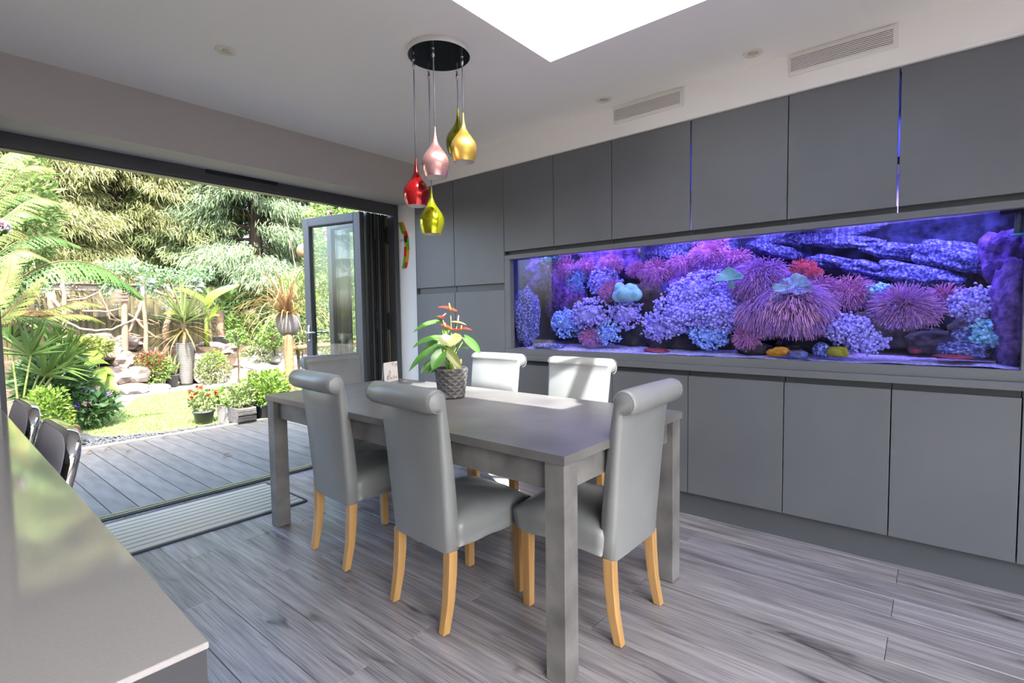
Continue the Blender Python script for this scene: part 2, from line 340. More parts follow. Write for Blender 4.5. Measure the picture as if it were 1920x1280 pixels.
# ---------------------------------------------------------------- bifold door set
door = shell('door_1')
dz = 2.2026
MB().box((DX0, YF-.03, 2.115), (DX1, YF+.07, dz)).build('head_frame', 'anthracite', door, bevel=.003)
MB().box((DX0, YF-.012, 2.105), (DX1, YF+.05, 2.116)).build('head_track', 'anthracite', door)
MB().box((DX0, YF-.03, -.02), (DX0+.055, YF+.07, 2.115)).build('jamb', 'anthracite', door, bevel=.003)
MB().box((DX1-.045, YF-.03, -.02), (DX1, YF+.07, 2.115)).build('jamb', 'anthracite', door, bevel=.003)
MB().box((DX0, YF-.03, -.02), (DX1, YF+.09, .004)).build('threshold', 'steel', door)
for y0 in (YF-.03, YF+.01, YF+.05): MB().box((DX0, y0, .004), (DX1, y0+.02, .012)).build('track_rail', 'steel' if y0 > YF else 'gasket', door)
MB().box((1.37, YF-.045, 2.165), (1.85, YF-.03, 2.2)).build('trickle_vent', 'gasket', door, bevel=.003)
def leaf_panel(name, hinge, free, th=.055, z0=.03, z1=2.10, st=.075):
    "one glazed leaf between two plan points"
    hx = Vector((*hinge, 0)); fx = Vector((*free, 0)); u = (fx-hx); Ln = u.length; u.normalize(); n = Vector((-u.y, u.x, 0))
    M = Matrix((( u.x, n.x, 0, hinge[0]), (u.y, n.y, 0, hinge[1]), (0, 0, 1, 0), (0, 0, 0, 1)))
    f = MB().box((0, -th/2, z0), (st, th/2, z1), M).box((Ln-st, -th/2, z0), (Ln, th/2, z1), M).box((st, -th/2, z1-st), (Ln-st, th/2, z1), M).box((st, -th/2, z0), (Ln-st, th/2, z0+st), M)
    o = f.build(name, 'anthracite', door, bevel=.004)
    MB().box((st-.005, -.008, z0+st-.005), (Ln-st+.005, .008, z1-st+.005), M).build('glass_pane', 'door_pane', o)
    g = MB()
    for s in (-1, 1):
        yy = s*.02
        for a, b in (((st, yy-.004, z0+st), (st+.008, yy+.004, z1-st)), ((Ln-st-.008, yy-.004, z0+st), (Ln-st, yy+.004, z1-st)), ((st, yy-.004, z1-st-.008), (Ln-st, yy+.004, z1-st))): g.box(a, b, M)
    g.build('gasket_seal', 'gasket', o); return o, M, Ln
op, M, Ln = leaf_panel('leaf', (2.628, 3.862), (2.475, 4.545))
for s in (-1, 1):
    h = MB().box((Ln-.055, s*.028, 1.0), (Ln-.02, s*.034, 1.12), M)
    h.tube([M @ Vector((Ln-.037, s*.03, 1.052)), M @ Vector((Ln-.037, s*.075, 1.052)), M @ Vector((Ln-.06, s*.08, 1.052)), M @ Vector((Ln-.17, s*.08, 1.052))], .0105, 8)
    h.build('lever_handle', 'steel', op, smooth=True)
MB().tube([M @ Vector((Ln-.037, -.036, .975)), M @ Vector((Ln-.037, .036, .975))], .014, 10).build('lock_cylinder', 'steel', op, smooth=True)
for i, x in enumerate((2.70, 2.775, 2.85, 2.89)):
    if i == 3: break
    o, M2, L2 = leaf_panel('leaf', (x, 3.85), (x+.012, 4.53))
    g = MB()
    for dx in (-.0325, .022): g.box((x+dx, 3.838, .03), (x+dx+.009, 3.852, 2.10))
    g.build('edge_seal', 'gasket', o)
    MB().box((x-.012, 3.842, .03), (x-.002, 3.851, 2.10)).build('edge_groove', 'gasket', o)
for x, zs in ((2.737, (1.15, .55)), (2.868, (1.92, 1.15, .55))):
    for z in zs:
        hg = MB()
        for dzz in (-.052, 0, .052): hg.lathe([(.011, -.025), (.013, -.02), (.013, .02), (.011, .025)], (x, 3.832, z+dzz), 10, True)
        hg.box((x-.02, 3.836, z-.06), (x+.02, 3.842, z+.06)); hg.build('hinge', 'gasket', door, smooth=False)
MB().box((2.864, 3.836, .03), (2.874, 3.842, 2.10)).build('brass_strip', 'brass_strip', door)
rb = MB().box((2.722, 3.826, 1.86), (2.765, 3.845, 2.09)).lathe([(.009, 0), (.009, .2)], (2.728, 3.822, 1.88), 8, True); rb.build('roller_carriage', 'gasket', door)
MB().box((2.724, 3.815, 1.97), (2.731, 3.823, 2.085)).build('carriage_plate', 'steel', door)

# ---------------------------------------------------------------- fitted cabinets along the right wall
YE = 3.483; DT = .02; G = .0022
def panel_door(name, y0, y1, z0, z1, parent, handle=None):
    g0, g1 = (.004 if abs(q-.155) < .01 and z0 > 1.6 or abs(q-1.093) < .01 and z0 > 1.6 else G for q in (y0, y1))
    return MB().box((XA, y0+g0, z0), (XA+DT, y1-g1, z1)).build(name, 'cabinet_grey', parent, bevel=.0012, seg=1)
upper = [(-.80, -.30, 'beyond the right edge of the aquarium'), (-.30, .155, 'over the right end of the aquarium'), (.155, .601, 'with a blue lit gap on its right'), (.601, 1.093, 'widest over the aquarium middle'),
         (1.093, 1.592, 'third from the tall cupboards, blue lit gap on its right'), (1.592, 2.036, 'second from the tall cupboards'), (2.036, 2.483, 'next to the tall cupboards')]
for y0, y1, d in upper:
    t = thing('wall_cabinet', 'grey handleless wall cabinet '+d, 'cabinet', (XA, y0, 1.66), group='upper grey cabinets over the aquarium'); mv = lambda o: setattr(o, 'location', (-XA, -y0, -1.66))
    mv(panel_door('door', y0, y1, 1.66, 2.276, t))
    if abs(y0-.155) > .01 and abs(y0-1.093) > .01: mv(MB().box((XA+DT, y0-.01, 1.662), (3.5, y0+.01, 2.274)).build('side_panel', 'cabinet_edge', t))
    mv(MB().box((XA+DT+.004, y0+.004, 2.255), (3.5, y1-.004, 2.276)).build('top_panel', 'cabinet_edge', t))
    mv(MB().box((XA+.03, y0+G, 1.632), (XA+.05, y1-G, 1.668)).build('handle_rail', 'groove_grey', t))
lower = [(-.80, -.27, 'beyond the aquarium right end'), (-.27, .158, 'under the aquarium right end'), (.158, .603, 'second from the right end of the aquarium'), (.603, 1.1025, 'half hidden by the table end chair'),
         (1.1025, 1.592, 'behind the table corner leg'), (1.592, 2.036, 'behind the two sunlit chairs'), (2.036, 2.483, 'next to the tall cupboards behind a sunlit chair')]
for y0, y1, d in lower:
    t = thing('base_cabinet', 'grey handleless base cabinet '+d, 'cabinet', (XA, y0, .147), group='lower grey cabinets under the aquarium'); mv = lambda o: setattr(o, 'location', (-XA, -y0, -.147))
    mv(panel_door('door', y0, y1, .147, .833, t))
    mv(MB().box((XA+DT+.003, y0+.003, .15), (3.5, y1-.003, .828)).build('carcass', 'cabinet_edge', t))
    mv(MB().box((XA+.03, y0+G, .832), (XA+.05, y1-G, .864)).build('handle_rail', 'groove_grey', t))
for y0, y1, d in ((2.483, 3.012, 'beside the aquarium'), (3.012, 3.483, 'in the corner beside the folding door')):
    t = thing('tall_cabinet', 'tall grey two door cupboard '+d, 'cabinet', (XA, y0, .147), group='tall grey cupboards'); mv = lambda o: setattr(o, 'location', (-XA, -y0, -.147))
    mv(panel_door('door', y0, y1, 1.431, 2.276, t)); mv(panel_door('door', y0, y1, .147, 1.380, t))
    if y1 > 3.4: mv(MB().box((XA, 3.4832, .147), (XA+.08, 3.489, 2.276)).build('end_panel', 'cabinet_grey', t))
    mv(MB().box((XA+.03, y0+.002, 1.375), (XA+.05, y1-.002, 1.436)).build('handle_rail', 'groove_grey', t))
    mv(MB().box((XA+DT+.003, y0+.003, .15), (3.5, y1-.003, 2.27)).build('carcass', 'cabinet_edge', t))
struct(MB().box((2.955, -.80, -.01), (2.975, YE, .148)).build('baseboard_right', 'cabinet_edge'))
fr = shell('trim_3')                                                       # frame round the aquarium window
MB().box((XA, -.80, 1.600), (2.95, 2.483, 1.632)).build('frame_top', 'cabinet_grey', fr, bevel=.0015)
MB().box((XA, -.80, .898), (2.95, 2.483, .945)).build('frame_bottom', 'cabinet_grey', fr, bevel=.0015)
MB().box((XA, 2.430, .945), (2.95, 2.483, 1.600)).build('frame_side', 'cabinet_grey', fr, bevel=.0015)
MB().box((XA, -.80, .945), (2.95, -.262, 1.600)).build('frame_side', 'cabinet_grey', fr, bevel=.0015)
MB().box((2.884, -.80, .864), (2.95, 2.483, .898)).build('ledge', 'cabinet_grey', fr, bevel=.002)
def vent(y0, y1, sy0, sy1, nslot, label):
    t = thing('air_vent', label, 'vent', (2.893, (y0+y1)/2, 2.353), group='white air vents over the cabinets'); off = (-2.893, -(y0+y1)/2, -2.353)
    MB().box((2.884, y0, 2.353), (2.893, y1, 2.456)).build('frame', 'vent_white', t, bevel=.003).location = off
    MB().box((2.8825, sy0, 2.372), (2.8842, sy1, 2.438)).build('backing', 'vent_dark', t).location = off
    h = (.066)/nslot; b0 = None
    for k in range(nslot+1):
        z = 2.372+k*h
        o = MB().box((2.8795, sy0, -.0024), (2.8835, sy1, .0024)).build('slat', 'vent_white', t, loc=(off[0], off[1], off[2]+z)) if b0 is None else instance(b0, 'slat', t, (off[0], off[1], off[2]+z))
        b0 = b0 or o
vent(1.126, 1.567, 1.15, 1.56, 8, 'white slatted air vent in the bulkhead, nearer the folding door'); vent(.167, .600, .185, .59, 8, 'white slatted air vent in the bulkhead, above the right end of the cabinets')
def downlight(x, y, label):
    t = thing('downlight', label, 'ceiling light', (x, y, ZC), group='recessed ceiling spotlights')
    MB().lathe([(.024, -.001), (.026, -.006), (.044, -.005), (.047, 0)], n=28).build('trim_ring', 'lamp_trim', t, smooth=True)
    MB().lathe([(0, -.0005), (.0245, -.0008)], n=20).build('recess', 'lamp_glass', t, smooth=True)
    MB().lathe([(0, -.008), (.008, -.007), (.014, -.003), (.016, 0)], n=16).build('bulb', 'lamp_glass', t, smooth=True)
downlight(1.062, 2.619, 'round recessed ceiling spotlight alone near the folding door'); downlight(2.750, 1.557, 'recessed ceiling spotlight next to the smaller air vent')
downlight(2.756, .731, 'recessed ceiling spotlight beside the larger air vent on the right')
# ---------------------------------------------------------------- dining table and chairs
TX, TY, TRZ = 1.776, 1.910, -.0135
t = thing('dining_table', 'long grey concrete effect dining table with thick square legs', 'table', (TX, TY, 0), TRZ)
TWX, TL = .46, 1.037
MB().box((-TWX, -TL, .729), (TWX, TL, .760)).build('tabletop', 'concrete_table', t, bevel=.0015)
for sx in (-1, 1):
    for sy in (-1, 1):
        x0, x1 = sorted((sx*(TWX-.008), sx*(TWX-.084))); y0, y1 = sorted((sy*(TL-.008), sy*(TL-.084)))
        MB().box((x0, y0, .004), (x1, y1, .7285)).build('leg', 'concrete_leg', t, bevel=.0015); MB().box((x0+.01, y0+.01, 0), (x1-.01, y1-.01, .004)).build('foot_pad', 'gasket', t)
for sx in (-1, 1): MB().box((sx*(TWX-.045)-.011, -TL+.085, .63), (sx*(TWX-.045)+.011, TL-.085, .7285)).build('apron', 'concrete_leg', t)
for sy in (-1, 1): MB().box((-TWX+.085, sy*(TL-.045)-.011, .63), (TWX-.085, sy*(TL-.045)+.011, .7285)).build('apron', 'concrete_leg', t)

def chair(loc, rz, label):
    t = thing('dining_chair', label, 'chair', (*loc, 0), rz, 'grey leather dining chairs')
    # seat: domed block with soft edges
    nx, ny = 14, 12; V = []; x0, x1, hw = -.165, .238, .196
    def sec(z, inset):
        return [(x0+inset*.4, -hw+inset, z), (x1-inset, -hw+inset, z), (x1-inset, hw-inset, z), (x0+inset*.4, hw-inset, z)]
    top = []
    m = MB(); rows = []
    for i in range(nx+1):
        for j in range(ny+1):
            u, v = i/nx*2-1, j/ny*2-1; X = (x0+x1)/2+u*(x1-x0)/2; Y = v*hw
            e = (1-abs(u)**5)*(1-abs(v)**5); z = .418+.030*e**.5+.010*(1-u*u)*(1-v*v)+.0022*math.sin(9*u+5*v)*(1-u*u)
            V.append((X*1, Y, z))
    Fs = [(i*(ny+1)+j, (i+1)*(ny+1)+j, (i+1)*(ny+1)+j+1, i*(ny+1)+j+1) for i in range(nx) for j in range(ny)]
    rim = [i*(ny+1) for i in range(nx+1)]+[nx*(ny+1)+j for j in range(1, ny+1)]+[i*(ny+1)+ny for i in range(nx-1, -1, -1)]+[j for j in range(ny-1, 0, -1)]
    nr = len(rim); base = len(V)
    for lev, (z, ins) in enumerate(((.395, -.006), (.36, -.003), (.322, .004))):
        for q in rim:
            X, Y, Z = V[q]; cx = (x0+x1)/2
            V.append((cx+(X-cx)*(1-ins/.2), Y*(1-ins/.2), z+.002*math.sin(X*40+Y*23)))
    for a in range(nr):
        b = (a+1) % nr; prev = rim
        Fs.append((rim[b], rim[a], base+a, base+b))
        for l in range(2): Fs.append((base+l*nr+b, base+l*nr+a, base+(l+1)*nr+a, base+(l+1)*nr+b))
    Fs.append(tuple(base+2*nr+a for a in range(nr)))
    m.add(V, Fs); m.build('seat', 'leather', t, smooth=True)
    # backrest with scroll roll at its top: side profile swept across the width
    fr = [(-.148, .34), (-.150, .46), (-.166, .60), (-.186, .74), (-.207, .85), (-.218, .895)]
    rc = (-.262, .892); R = .046
    roll = [(rc[0]+R*math.cos(a), rc[1]+R*math.sin(a)) for a in np.linspace(.12, math.pi*1.62, 16)]
    rear = [(-.250, .842), (-.244, .78), (-.232, .64), (-.222, .50), (-.214, .40), (-.208, .305), (-.150, .300)]
    prof = fr+roll+rear; ctr = np.array([(-.19, .3)])
    def wid(x, z): return (.182+.020*max(0, min(1, (z-.3)/.54))) + (.012 if z > .846 and True else 0)*min(1, (z-.846)/.012 if z > .846 else 0)
    rings = []
    P = np.array(prof); n = len(P); tng = np.roll(P, -1, 0)-np.roll(P, 1, 0); nrm = np.stack([tng[:, 1], -tng[:, 0]], 1); nrm /= np.linalg.norm(nrm, axis=1)[:, None]
    for s, ins, k in ((-1, .013, -.0), (-1, .004, .009), (-1, 0, .018), (-.35, -.0015, 0), (.35, -.0015, 0), (1, 0, .018), (1, .004, .009), (1, .013, 0)):
        q = P-nrm*ins; r = []
        for i, (x, z) in enumerate(q):
            w_ = wid(*P[i]); r.append((x, s*(w_-k), z))
        rings.append(r)
    bk = MB().loft(rings); bo = bk.build('backrest', 'leather', t, smooth=True)
    md = bo.modifiers.new('sharp', 'EDGE_SPLIT'); md.split_angle = math.radians(62)
    for s in (-1, 1):
        sm = MB(); cpts = [(rc[0]+(R-.006)*math.cos(a), s*.2135, rc[1]+(R-.006)*math.sin(a)) for a in np.linspace(.3, math.pi*1.6, 14)]
        sm.tube(cpts, .0014, 5)
        sm.tube([(-.2325-.011*(z-.6)/.2 if False else x+.0015, s*(wid(x, z)-.03), z) for x, z in rear[:-1]], .0012, 5) if False else None
        sm.build('piping', 'leather_seam', bo)
    
    # legs
    for s in (-1, 1):
        rings = []
        for x, z, h in ((-.184, .312, .020), (-.188, .22, .0195), (-.198, .12, .018), (-.214, .04, .0165), (-.222, .004, .016)):
            rings.append([(x-h, s*.168-h, z), (x+h, s*.168-h, z), (x+h, s*.168+h, z), (x-h, s*.168+h, z)])
        MB().loft(rings[::-1]).build('leg', 'oak', t, bevel=.003)
        rings = [[(.195-h, s*.165-h, z), (.195+h, s*.165-h, z), (.195+h, s*.165+h, z), (.195-h, s*.165+h, z)] for z, h in ((.004, .0165), (.33, .0205))]
        MB().loft(rings).build('leg', 'oak', t, bevel=.003)
    for x, y in ((-.222, -.168), (-.222, .168), (.195, -.165), (.195, .165)): MB().lathe([(.009, 0), (.009, .0045)], (x, y, 0), 8, True).build('foot_pad', 'vent_white', t)
    return t

ch = chair((1.497, 1.553), R_(-4.6), 'grey leather chair on the long side, nearest the thick corner leg')
def again(loc, rz, label):
    c = tree_copy(ch, label); c.location = (*loc, 0); c.rotation_euler = (0, 0, rz); return c
again((1.540, 2.280), R_(-4.4), 'grey leather chair on the long side, nearest the door mat')
again((1.783, 1.080), R_(90), 'grey leather chair at the table end with its back beside the thick corner leg')
again((2.362, 2.305), R_(181), 'sunlit grey leather chair across the table, behind the potted plant')
again((2.345, 1.628), R_(181.5), 'sunlit grey leather chair across the table with a shadow band down its back')
again((1.925, 2.985), R_(-91), 'grey leather chair at the far table end in front of the folding door')

# ---------------------------------------------------------------- plant, card on the table
PX, PY, PZ = 1.885, 1.995, .760
pot = thing('potted_anthurium', 'red flowering anthurium in a dark grey diamond pattern pot on the table', 'potted plant', (PX, PY, PZ))
m = MB(); n2, nlev = 96, 37; V = []
for l in range(nlev):
    z = .006+.149*l/(nlev-1); r = .066+.021*(z/.155)
    for k in range(n2):
        u, v = 12*k/n2, 4.5*l/(nlev-1); rr = r+.0042*(1-min(1, 3.0*min(.5-abs((u+v) % 1-.5), .5-abs((u-v) % 1-.5))))
        V.append((rr*math.cos(2*math.pi*k/n2), rr*math.sin(2*math.pi*k/n2), z))
Fs = []
for l in range(nlev-1):
    for k in range(n2):
        q = (k+1) % n2; Fs.append((l*n2+k, l*n2+q, (l+1)*n2+q, (l+1)*n2+k))
m.add(V, Fs); m.lathe([(0, .003), (.062, .003), (.066, .006)], n=n2).lathe([(.087, .155), (.085, .160), (.079, .159), (.078, .14), (.076, .12)], n=n2).build('flowerpot', 'pot_dark', pot, smooth=False)
MB().lathe([(0, .137), (.04, .139), (.078, .134)], n=20).build('soil', 'soil', pot, smooth=True)
PD = (Vector((PX, PY, .9))-CO).dot(CF); OFF = Vector((PX, PY, PZ))
def pp(px, py, dd=0): return dep(px, py, PD+dd)-OFF
base0 = Vector((0, 0, .13)); VIEW = -CF
def stem(p, name='stem', jitter=.02, r=.0028):
    b = base0+Vector((random.uniform(-jitter, jitter), random.uniform(-jitter, jitter), 0)); mid = b.lerp(p, .5)+Vector((0, 0, .02))+Vector((p.x-b.x, p.y-b.y, 0))*-.12
    MB().tube([b, b.lerp(mid, .6), mid, mid.lerp(p, .55), p], [r*1.2, r*1.1, r, r*.9, r*.8], 6).build(name, 'anth_stem', pot, smooth=True)
for (b, tp, wd, nh, fold, mt, db, dt) in (
    ((827, 604), (774, 624), .070, (0, -.3, 1), .25, 'anth_leaf', .02, -.03), ((822, 634), (773, 653), .075, (0, -.3, 1), .22, 'anth_leaf', 0, -.05),
    ((823, 650), (766, 697), .062, (-.4, -.2, .6), .3, 'anth_leaf', -.02, -.08), ((820, 641), (786, 668), .06, (0, -.6, .6), .2, 'anth_leaf', .04, .0),
    ((844, 629), (845, 650), .150, tuple(VIEW), .15, 'anth_pale', -.04, -.06), ((872, 634), (901, 663), .055, (-.5, -.6, .4), .3, 'anth_leaf', -.01, .02),
    ((829, 661), (811, 694), .085, tuple(VIEW+Vector((0, 0, .5))), .2, 'anth_leaf', -.07, -.12), ((838, 658), (866, 692), .060, tuple(VIEW+Vector((0, 0, .6))), .22, 'anth_pale', -.06, -.09),
    ((812, 677), (789, 700), .050, (0, -.5, .7), .25, 'anth_leaf', -.01, -.05), ((814, 687), (803, 701), .045, tuple(VIEW), .2, 'anth_leaf', .0, -.04),
    ((826, 640), (842, 662), .06, tuple(VIEW), .2, 'anth_leaf', .02, .0), ((862, 684), (865, 672), .02, tuple(VIEW), .2, 'anth_pale', -.02, -.02),
    ((850, 668), (842, 676), .05, (0, -.2, 1), .2, 'anth_leaf', .05, .1), ((835, 625), (838, 611), .05, tuple(VIEW), .2, 'anth_leaf', .06, .07), ((856, 650), (880, 655), .05, (.2, .2, 1), .2, 'anth_leaf', .06, .10)):
    B, T = pp(*b, db), pp(*tp, dt); MB().leaf(B, T, wd*.86, nh, .06, fold, 'heart', 9).build('leaf', mt, pot, smooth=True); stem(B)
for (b, tp, wd, nh, mt, sb, st_, sm_) in (((852, 583), (820, 576), .050, (.1, -.45, .9), 'spathe', (845, 582), (842, 568), 'spadix'), ((832, 596), (819, 593), .022, (0, -.5, .8), 'spathe', (829, 594), (836, 587), 'spadix_pink'),
                                      ((850, 604), (874, 609), .030, (0, -.3, 1), 'spathe_pale', (858, 605), (860, 591), 'spadix_pink'), ((829, 610), (851, 620), .036, (0, -.4, .9), 'spathe', (835, 614), (834, 605), 'spadix_pink'),
                                      ((852, 618), (886, 619), .048, (0, -.3, 1), 'spathe', (864, 618), (866, 610), 'spadix'), ((842, 634), (846, 629), .012, tuple(VIEW), 'spathe', (844, 634), (844, 630), 'spadix_pink')):
    B, T = pp(*b), pp(*tp, -.01); o = MB().leaf(B, T, wd, nh, .05, .18, 'heart', 8).build('spathe', mt, pot, smooth=True); stem(pp(*sb), 'flower_stem', .015, .0022)
    a, e = pp(*sb, -.004), pp(*st_, -.01); MB().tube([a, a.lerp(e, .5), e], [.0042, .004, .0022], 8).build('spadix', sm_, o, smooth=True)
card = thing('greeting_card', 'white folded greeting card with gold flower standing at the far table end', 'card', (2.075, 2.82, .76))
c0, c1 = pt(717.5, 708, 1, 2.82), pt(750, 708, 1, 2.82); zt = pt(735, 678.5, 1, 2.82).z
ca = Vector((c0.x, 2.80, .76))-Vector(card.location); cb_ = Vector((c1.x, 2.84, .76))-Vector(card.location); H_ = zt-.76
for k, o_ in ((0, 0), (1, .05)):
    n = Vector((.02, .06, 0)); MB().loft([[ca+n*k+Vector((0, 0, 0)), cb_+n*k, cb_+Vector((0, 0, H_))+n*.2, ca+Vector((0, 0, H_))+n*.2], [p+Vector((0, .0015, 0)) for p in (ca+n*k, cb_+n*k, cb_+Vector((0, 0, H_))+n*.2, ca+Vector((0, 0, H_))+n*.2)]]).build('card_leaf', 'card_white', card)
ex = (cb_-ca); nf = Vector((ex.y, -ex.x, 0)).normalized()*.0012+Vector((0, .002*0, 0))
def oncard(u, v): return ca+ex*u+Vector((0, 0, H_*v))+Vector((.02, .06, 0))*.2*v+nf
g = MB()
for cx, cy, rr in ((.72, .86, .10), (.86, .80, .08), (.62, .90, .05), (.92, .84, .05)):
    g.tube([oncard(cx+rr*math.cos(a), cy+rr*.7*math.sin(a)) for a in np.linspace(0, 6.0, 12)], .0011, 4)
g.build('flower_print', 'card_gold', card)
g = MB()
for pts in (((.30, .1), (.32, .40), (.42, .56), (.46, .42), (.38, .28), (.44, .12), (.52, .2), (.56, .1)), ((.16, .1), (.2, .3), (.26, .33), (.24, .1)), ((.62, .12), (.66, .27), (.74, .22), (.72, .1)), ((.8, .12), (.86, .24), (.9, .1))): g.tube([oncard(*p) for p in pts], .0012, 4)
g.build('script_lettering', 'card_ink', card)

# ---------------------------------------------------------------- pendant cluster
RCX, RCY, PS = 1.729, 1.870, 1.031
pl = thing('pendant_light', 'cluster of five coloured metal pendants hanging from a round black ceiling plate', 'pendant light', (RCX, RCY, ZC))
MB().lathe([(.146, 0), (.150, -.006), (.150, -.022), (.147, -.027)], n=48).build('ceiling_rose', 'rose_rim', pl, smooth=True)
MB().lathe([(0, -.0275), (.1475, -.0275)], n=48).build('rose_plate', 'rose_black', pl)
for (x, y, z1, z0, mt, nm) in ((1.618, 1.926, 1.945, 1.722, 'shade_red', 'red shade'), (1.739, 1.957, 1.839, 1.605, 'shade_lime', 'lime green shade'), (1.607, 1.776, 2.052, 1.828, 'shade_pink', 'pink shade'),
                              (1.831, 1.853, 2.220, 1.995, 'shade_olive', 'olive green shade'), (1.747, 1.734, 2.143, 1.917, 'shade_gold', 'gold shade')):
    z1, z0 = HC+(z1-HC)*PS, HC+(z0-HC)*PS; X, Y = x*PS-RCX, y*PS-RCY; h = z1-z0
    pr = [(.0035, 1), (.0045, .93), (.0065, .85), (.0095, .76), (.0145, .68), (.026, .59), (.041, .50), (.0535, .42), (.0600, .34), (.0615, .27), (.0600, .20), (.0565, .12), (.0500, .03), (.0475, 0)]
    o = MB().lathe([(r*PS, h*q+z0-ZC) for r, q in pr], (X, Y, 0), 40).build('shade', mt, pl, smooth=True, label=nm)
    MB().lathe([(.0475, z0-ZC), (.050, z0-ZC+.02), (.053, z0-ZC+.05), (.03, z0-ZC+.1), (.0, z0-ZC+.11)], (X, Y, 0), 32).build('inner_lining', 'shade_inside', o, smooth=True)
    MB().tube([(X, Y, -.03), (X+.001, Y, (z1-ZC-.03)/2), (X, Y, z1-ZC)], .0032, 8).build('cord', 'cord_grey', pl, smooth=True)
    MB().lathe([(.003, -.07), (.007, -.064), (.007, -.045), (.005, -.036), (.008, -.028)], (X, Y, 0), 12).build('cord_grip', 'steel', pl, smooth=True)

# ---------------------------------------------------------------- island worktop, stools, door mat, wall clock
isl = thing('kitchen_island', 'kitchen island with glossy pale stone worktop and dark end panel', 'kitchen island', (-.165, 1.55, 0), R_(-1.3))
def ip(x, y, z): return (x, y, z)
MB().box((-.75, -1.02, .893), (.3625, 1.08, .900)).build('worktop', 'quartz', isl, bevel=.0015)
MB().box((-.74, -1.012, .06), (-.70, 1.07, 0.8925)).build('side_panel', 'island_grey', isl); MB().box((-.70, -1.014, .06), (.3615, -.985, 0.8925)).build('end_panel', 'island_grey', isl)
MB().box((-.70, -.985, .06), (.10, 1.06, 0.8925)).build('carcass', 'island_grey', isl); MB().box((-.68, -.96, 0), (.06, 1.04, .06)).build('plinth', 'gasket', isl)
def stool(loc, rz, label):
    t = thing('bar_stool', label, 'bar stool', (*loc, 0), rz, 'grey chrome trimmed bar stools at the island')
    # local: faces -x, back at +x
    def bp_(v, z): return (.155+.010*(v*v)+(z-.745)*.26, v*.215, z)          # gently curved backrest
    V = []; n = 12; outl = []
    for a in np.linspace(0, 2*math.pi, 40, endpoint=False):
        ca_, sa_ = math.cos(a), math.sin(a); v = np.sign(ca_)*abs(ca_)**.5; zz = .745+.14*np.sign(sa_)*abs(sa_)**.5
        outl.append((v, zz))
    rings = []
    for s, off in ((1, 0), (.96, -.004), (.5, -.005), (.05, -.005)): rings.append([(bp_(v*s, .745+(z-.745)*s)[0]+off, v*s*.215, .745+(z-.745)*s) for v, z in outl])
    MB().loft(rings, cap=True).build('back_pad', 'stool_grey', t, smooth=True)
    rings = [[(bp_(v*s, .745+(z-.745)*s)[0]+off, v*s*.215, .745+(z-.745)*s) for v, z in outl] for s, off in ((1.0, -.003), (1.04, -.002), (1.055, .010), (1.055, .026), (1.02, .032), (.5, .034), (.05, .034))]
    MB().loft(rings, cap=False).build('chrome_shell', 'chrome', t, smooth=True)
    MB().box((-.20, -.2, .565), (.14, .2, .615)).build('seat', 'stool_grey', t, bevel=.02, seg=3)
    MB().lathe([(.21, 0), (.21, .008), (.19, .016), (.035, .03), (.028, .05), (.028, .57)], n=28).build('pedestal', 'chrome', t, smooth=True)
    return t
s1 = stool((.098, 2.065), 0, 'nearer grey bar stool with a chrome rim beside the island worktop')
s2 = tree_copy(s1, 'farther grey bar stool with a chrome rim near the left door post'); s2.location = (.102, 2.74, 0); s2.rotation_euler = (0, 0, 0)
mt = thing('door_mat', 'grey striped rubber edged door mat inside the threshold', 'mat', (1.15, 3.43, 0))
a, b = (-.66, -.305), (.515, .300)
def rr(x0, y0, x1, y1, r, z): 
    out = []
    for cx, cy, s in ((x1-r, y1-r, 0), (x0+r, y1-r, 1), (x0+r, y0+r, 2), (x1-r, y0+r, 3)):
        for k in range(5): q = (s+k/4)*math.pi/2; out.append((cx+r*math.cos(q), cy+r*math.sin(q), z))
    return out
MB().loft([rr(a[0], a[1], b[0], b[1], .03, 0), rr(a[0], a[1], b[0], b[1], .03, .006), rr(a[0]+.004, a[1]+.004, b[0]-.004, b[1]-.004, .03, .008)]).build('rubber_edge', 'mat_edge', mt)
MB().loft([rr(a[0]+.02, a[1]+.02, b[0]-.02, b[1]-.02, .02, .006), rr(a[0]+.02, a[1]+.02, b[0]-.02, b[1]-.02, .02, .0085)]).build('mat_base', 'mat_band', mt)
for k in range(9):
    y = a[1]+.030+k*.0615
    MB().box((a[0]+.025, y, .008), (b[0]-.025, y+.046, .0105)).build('rib', 'mat_fibre', mt, bevel=.001, seg=1)
ck = thing('wall_clock', 'wavy wall clock of green, orange and red glass pieces on the white pier', 'clock', (2.95, 3.70, 1.83))
def wav(z): t_ = (2.035-z)/.413; return -.034+.247*t_-.213*t_*t_
zs = np.linspace(2.035, 1.622, 25)
def piece(i0, i1, s0, s1, m_):
    r0 = [(-.008, -(wav(z)+s)+0, z-1.83) for z in zs[i0:i1+1] for s in (s0,)]; r1 = [(-.008, -(wav(z)+s), z-1.83) for z in zs[i0:i1+1] for s in (s1,)]
    q = MB(); n = len(r0); V = r0+r1+[(0, y, z) for _, y, z in r0]+[(0, y, z) for _, y, z in r1]; Fs = []
    for i in range(n-1): Fs += [(i, i+1, n+i+1, n+i), (2*n+i, 3*n+i, 3*n+i+1, 2*n+i+1), (i, 2*n+i, 2*n+i+1, i+1), (n+i, n+i+1, 3*n+i+1, 3*n+i)]
    Fs += [(0, n, 3*n, 2*n), (n-1, 3*n-1, 4*n-1, 2*n-1)]
    q.add(V, Fs).build('glass_piece', m_, ck)
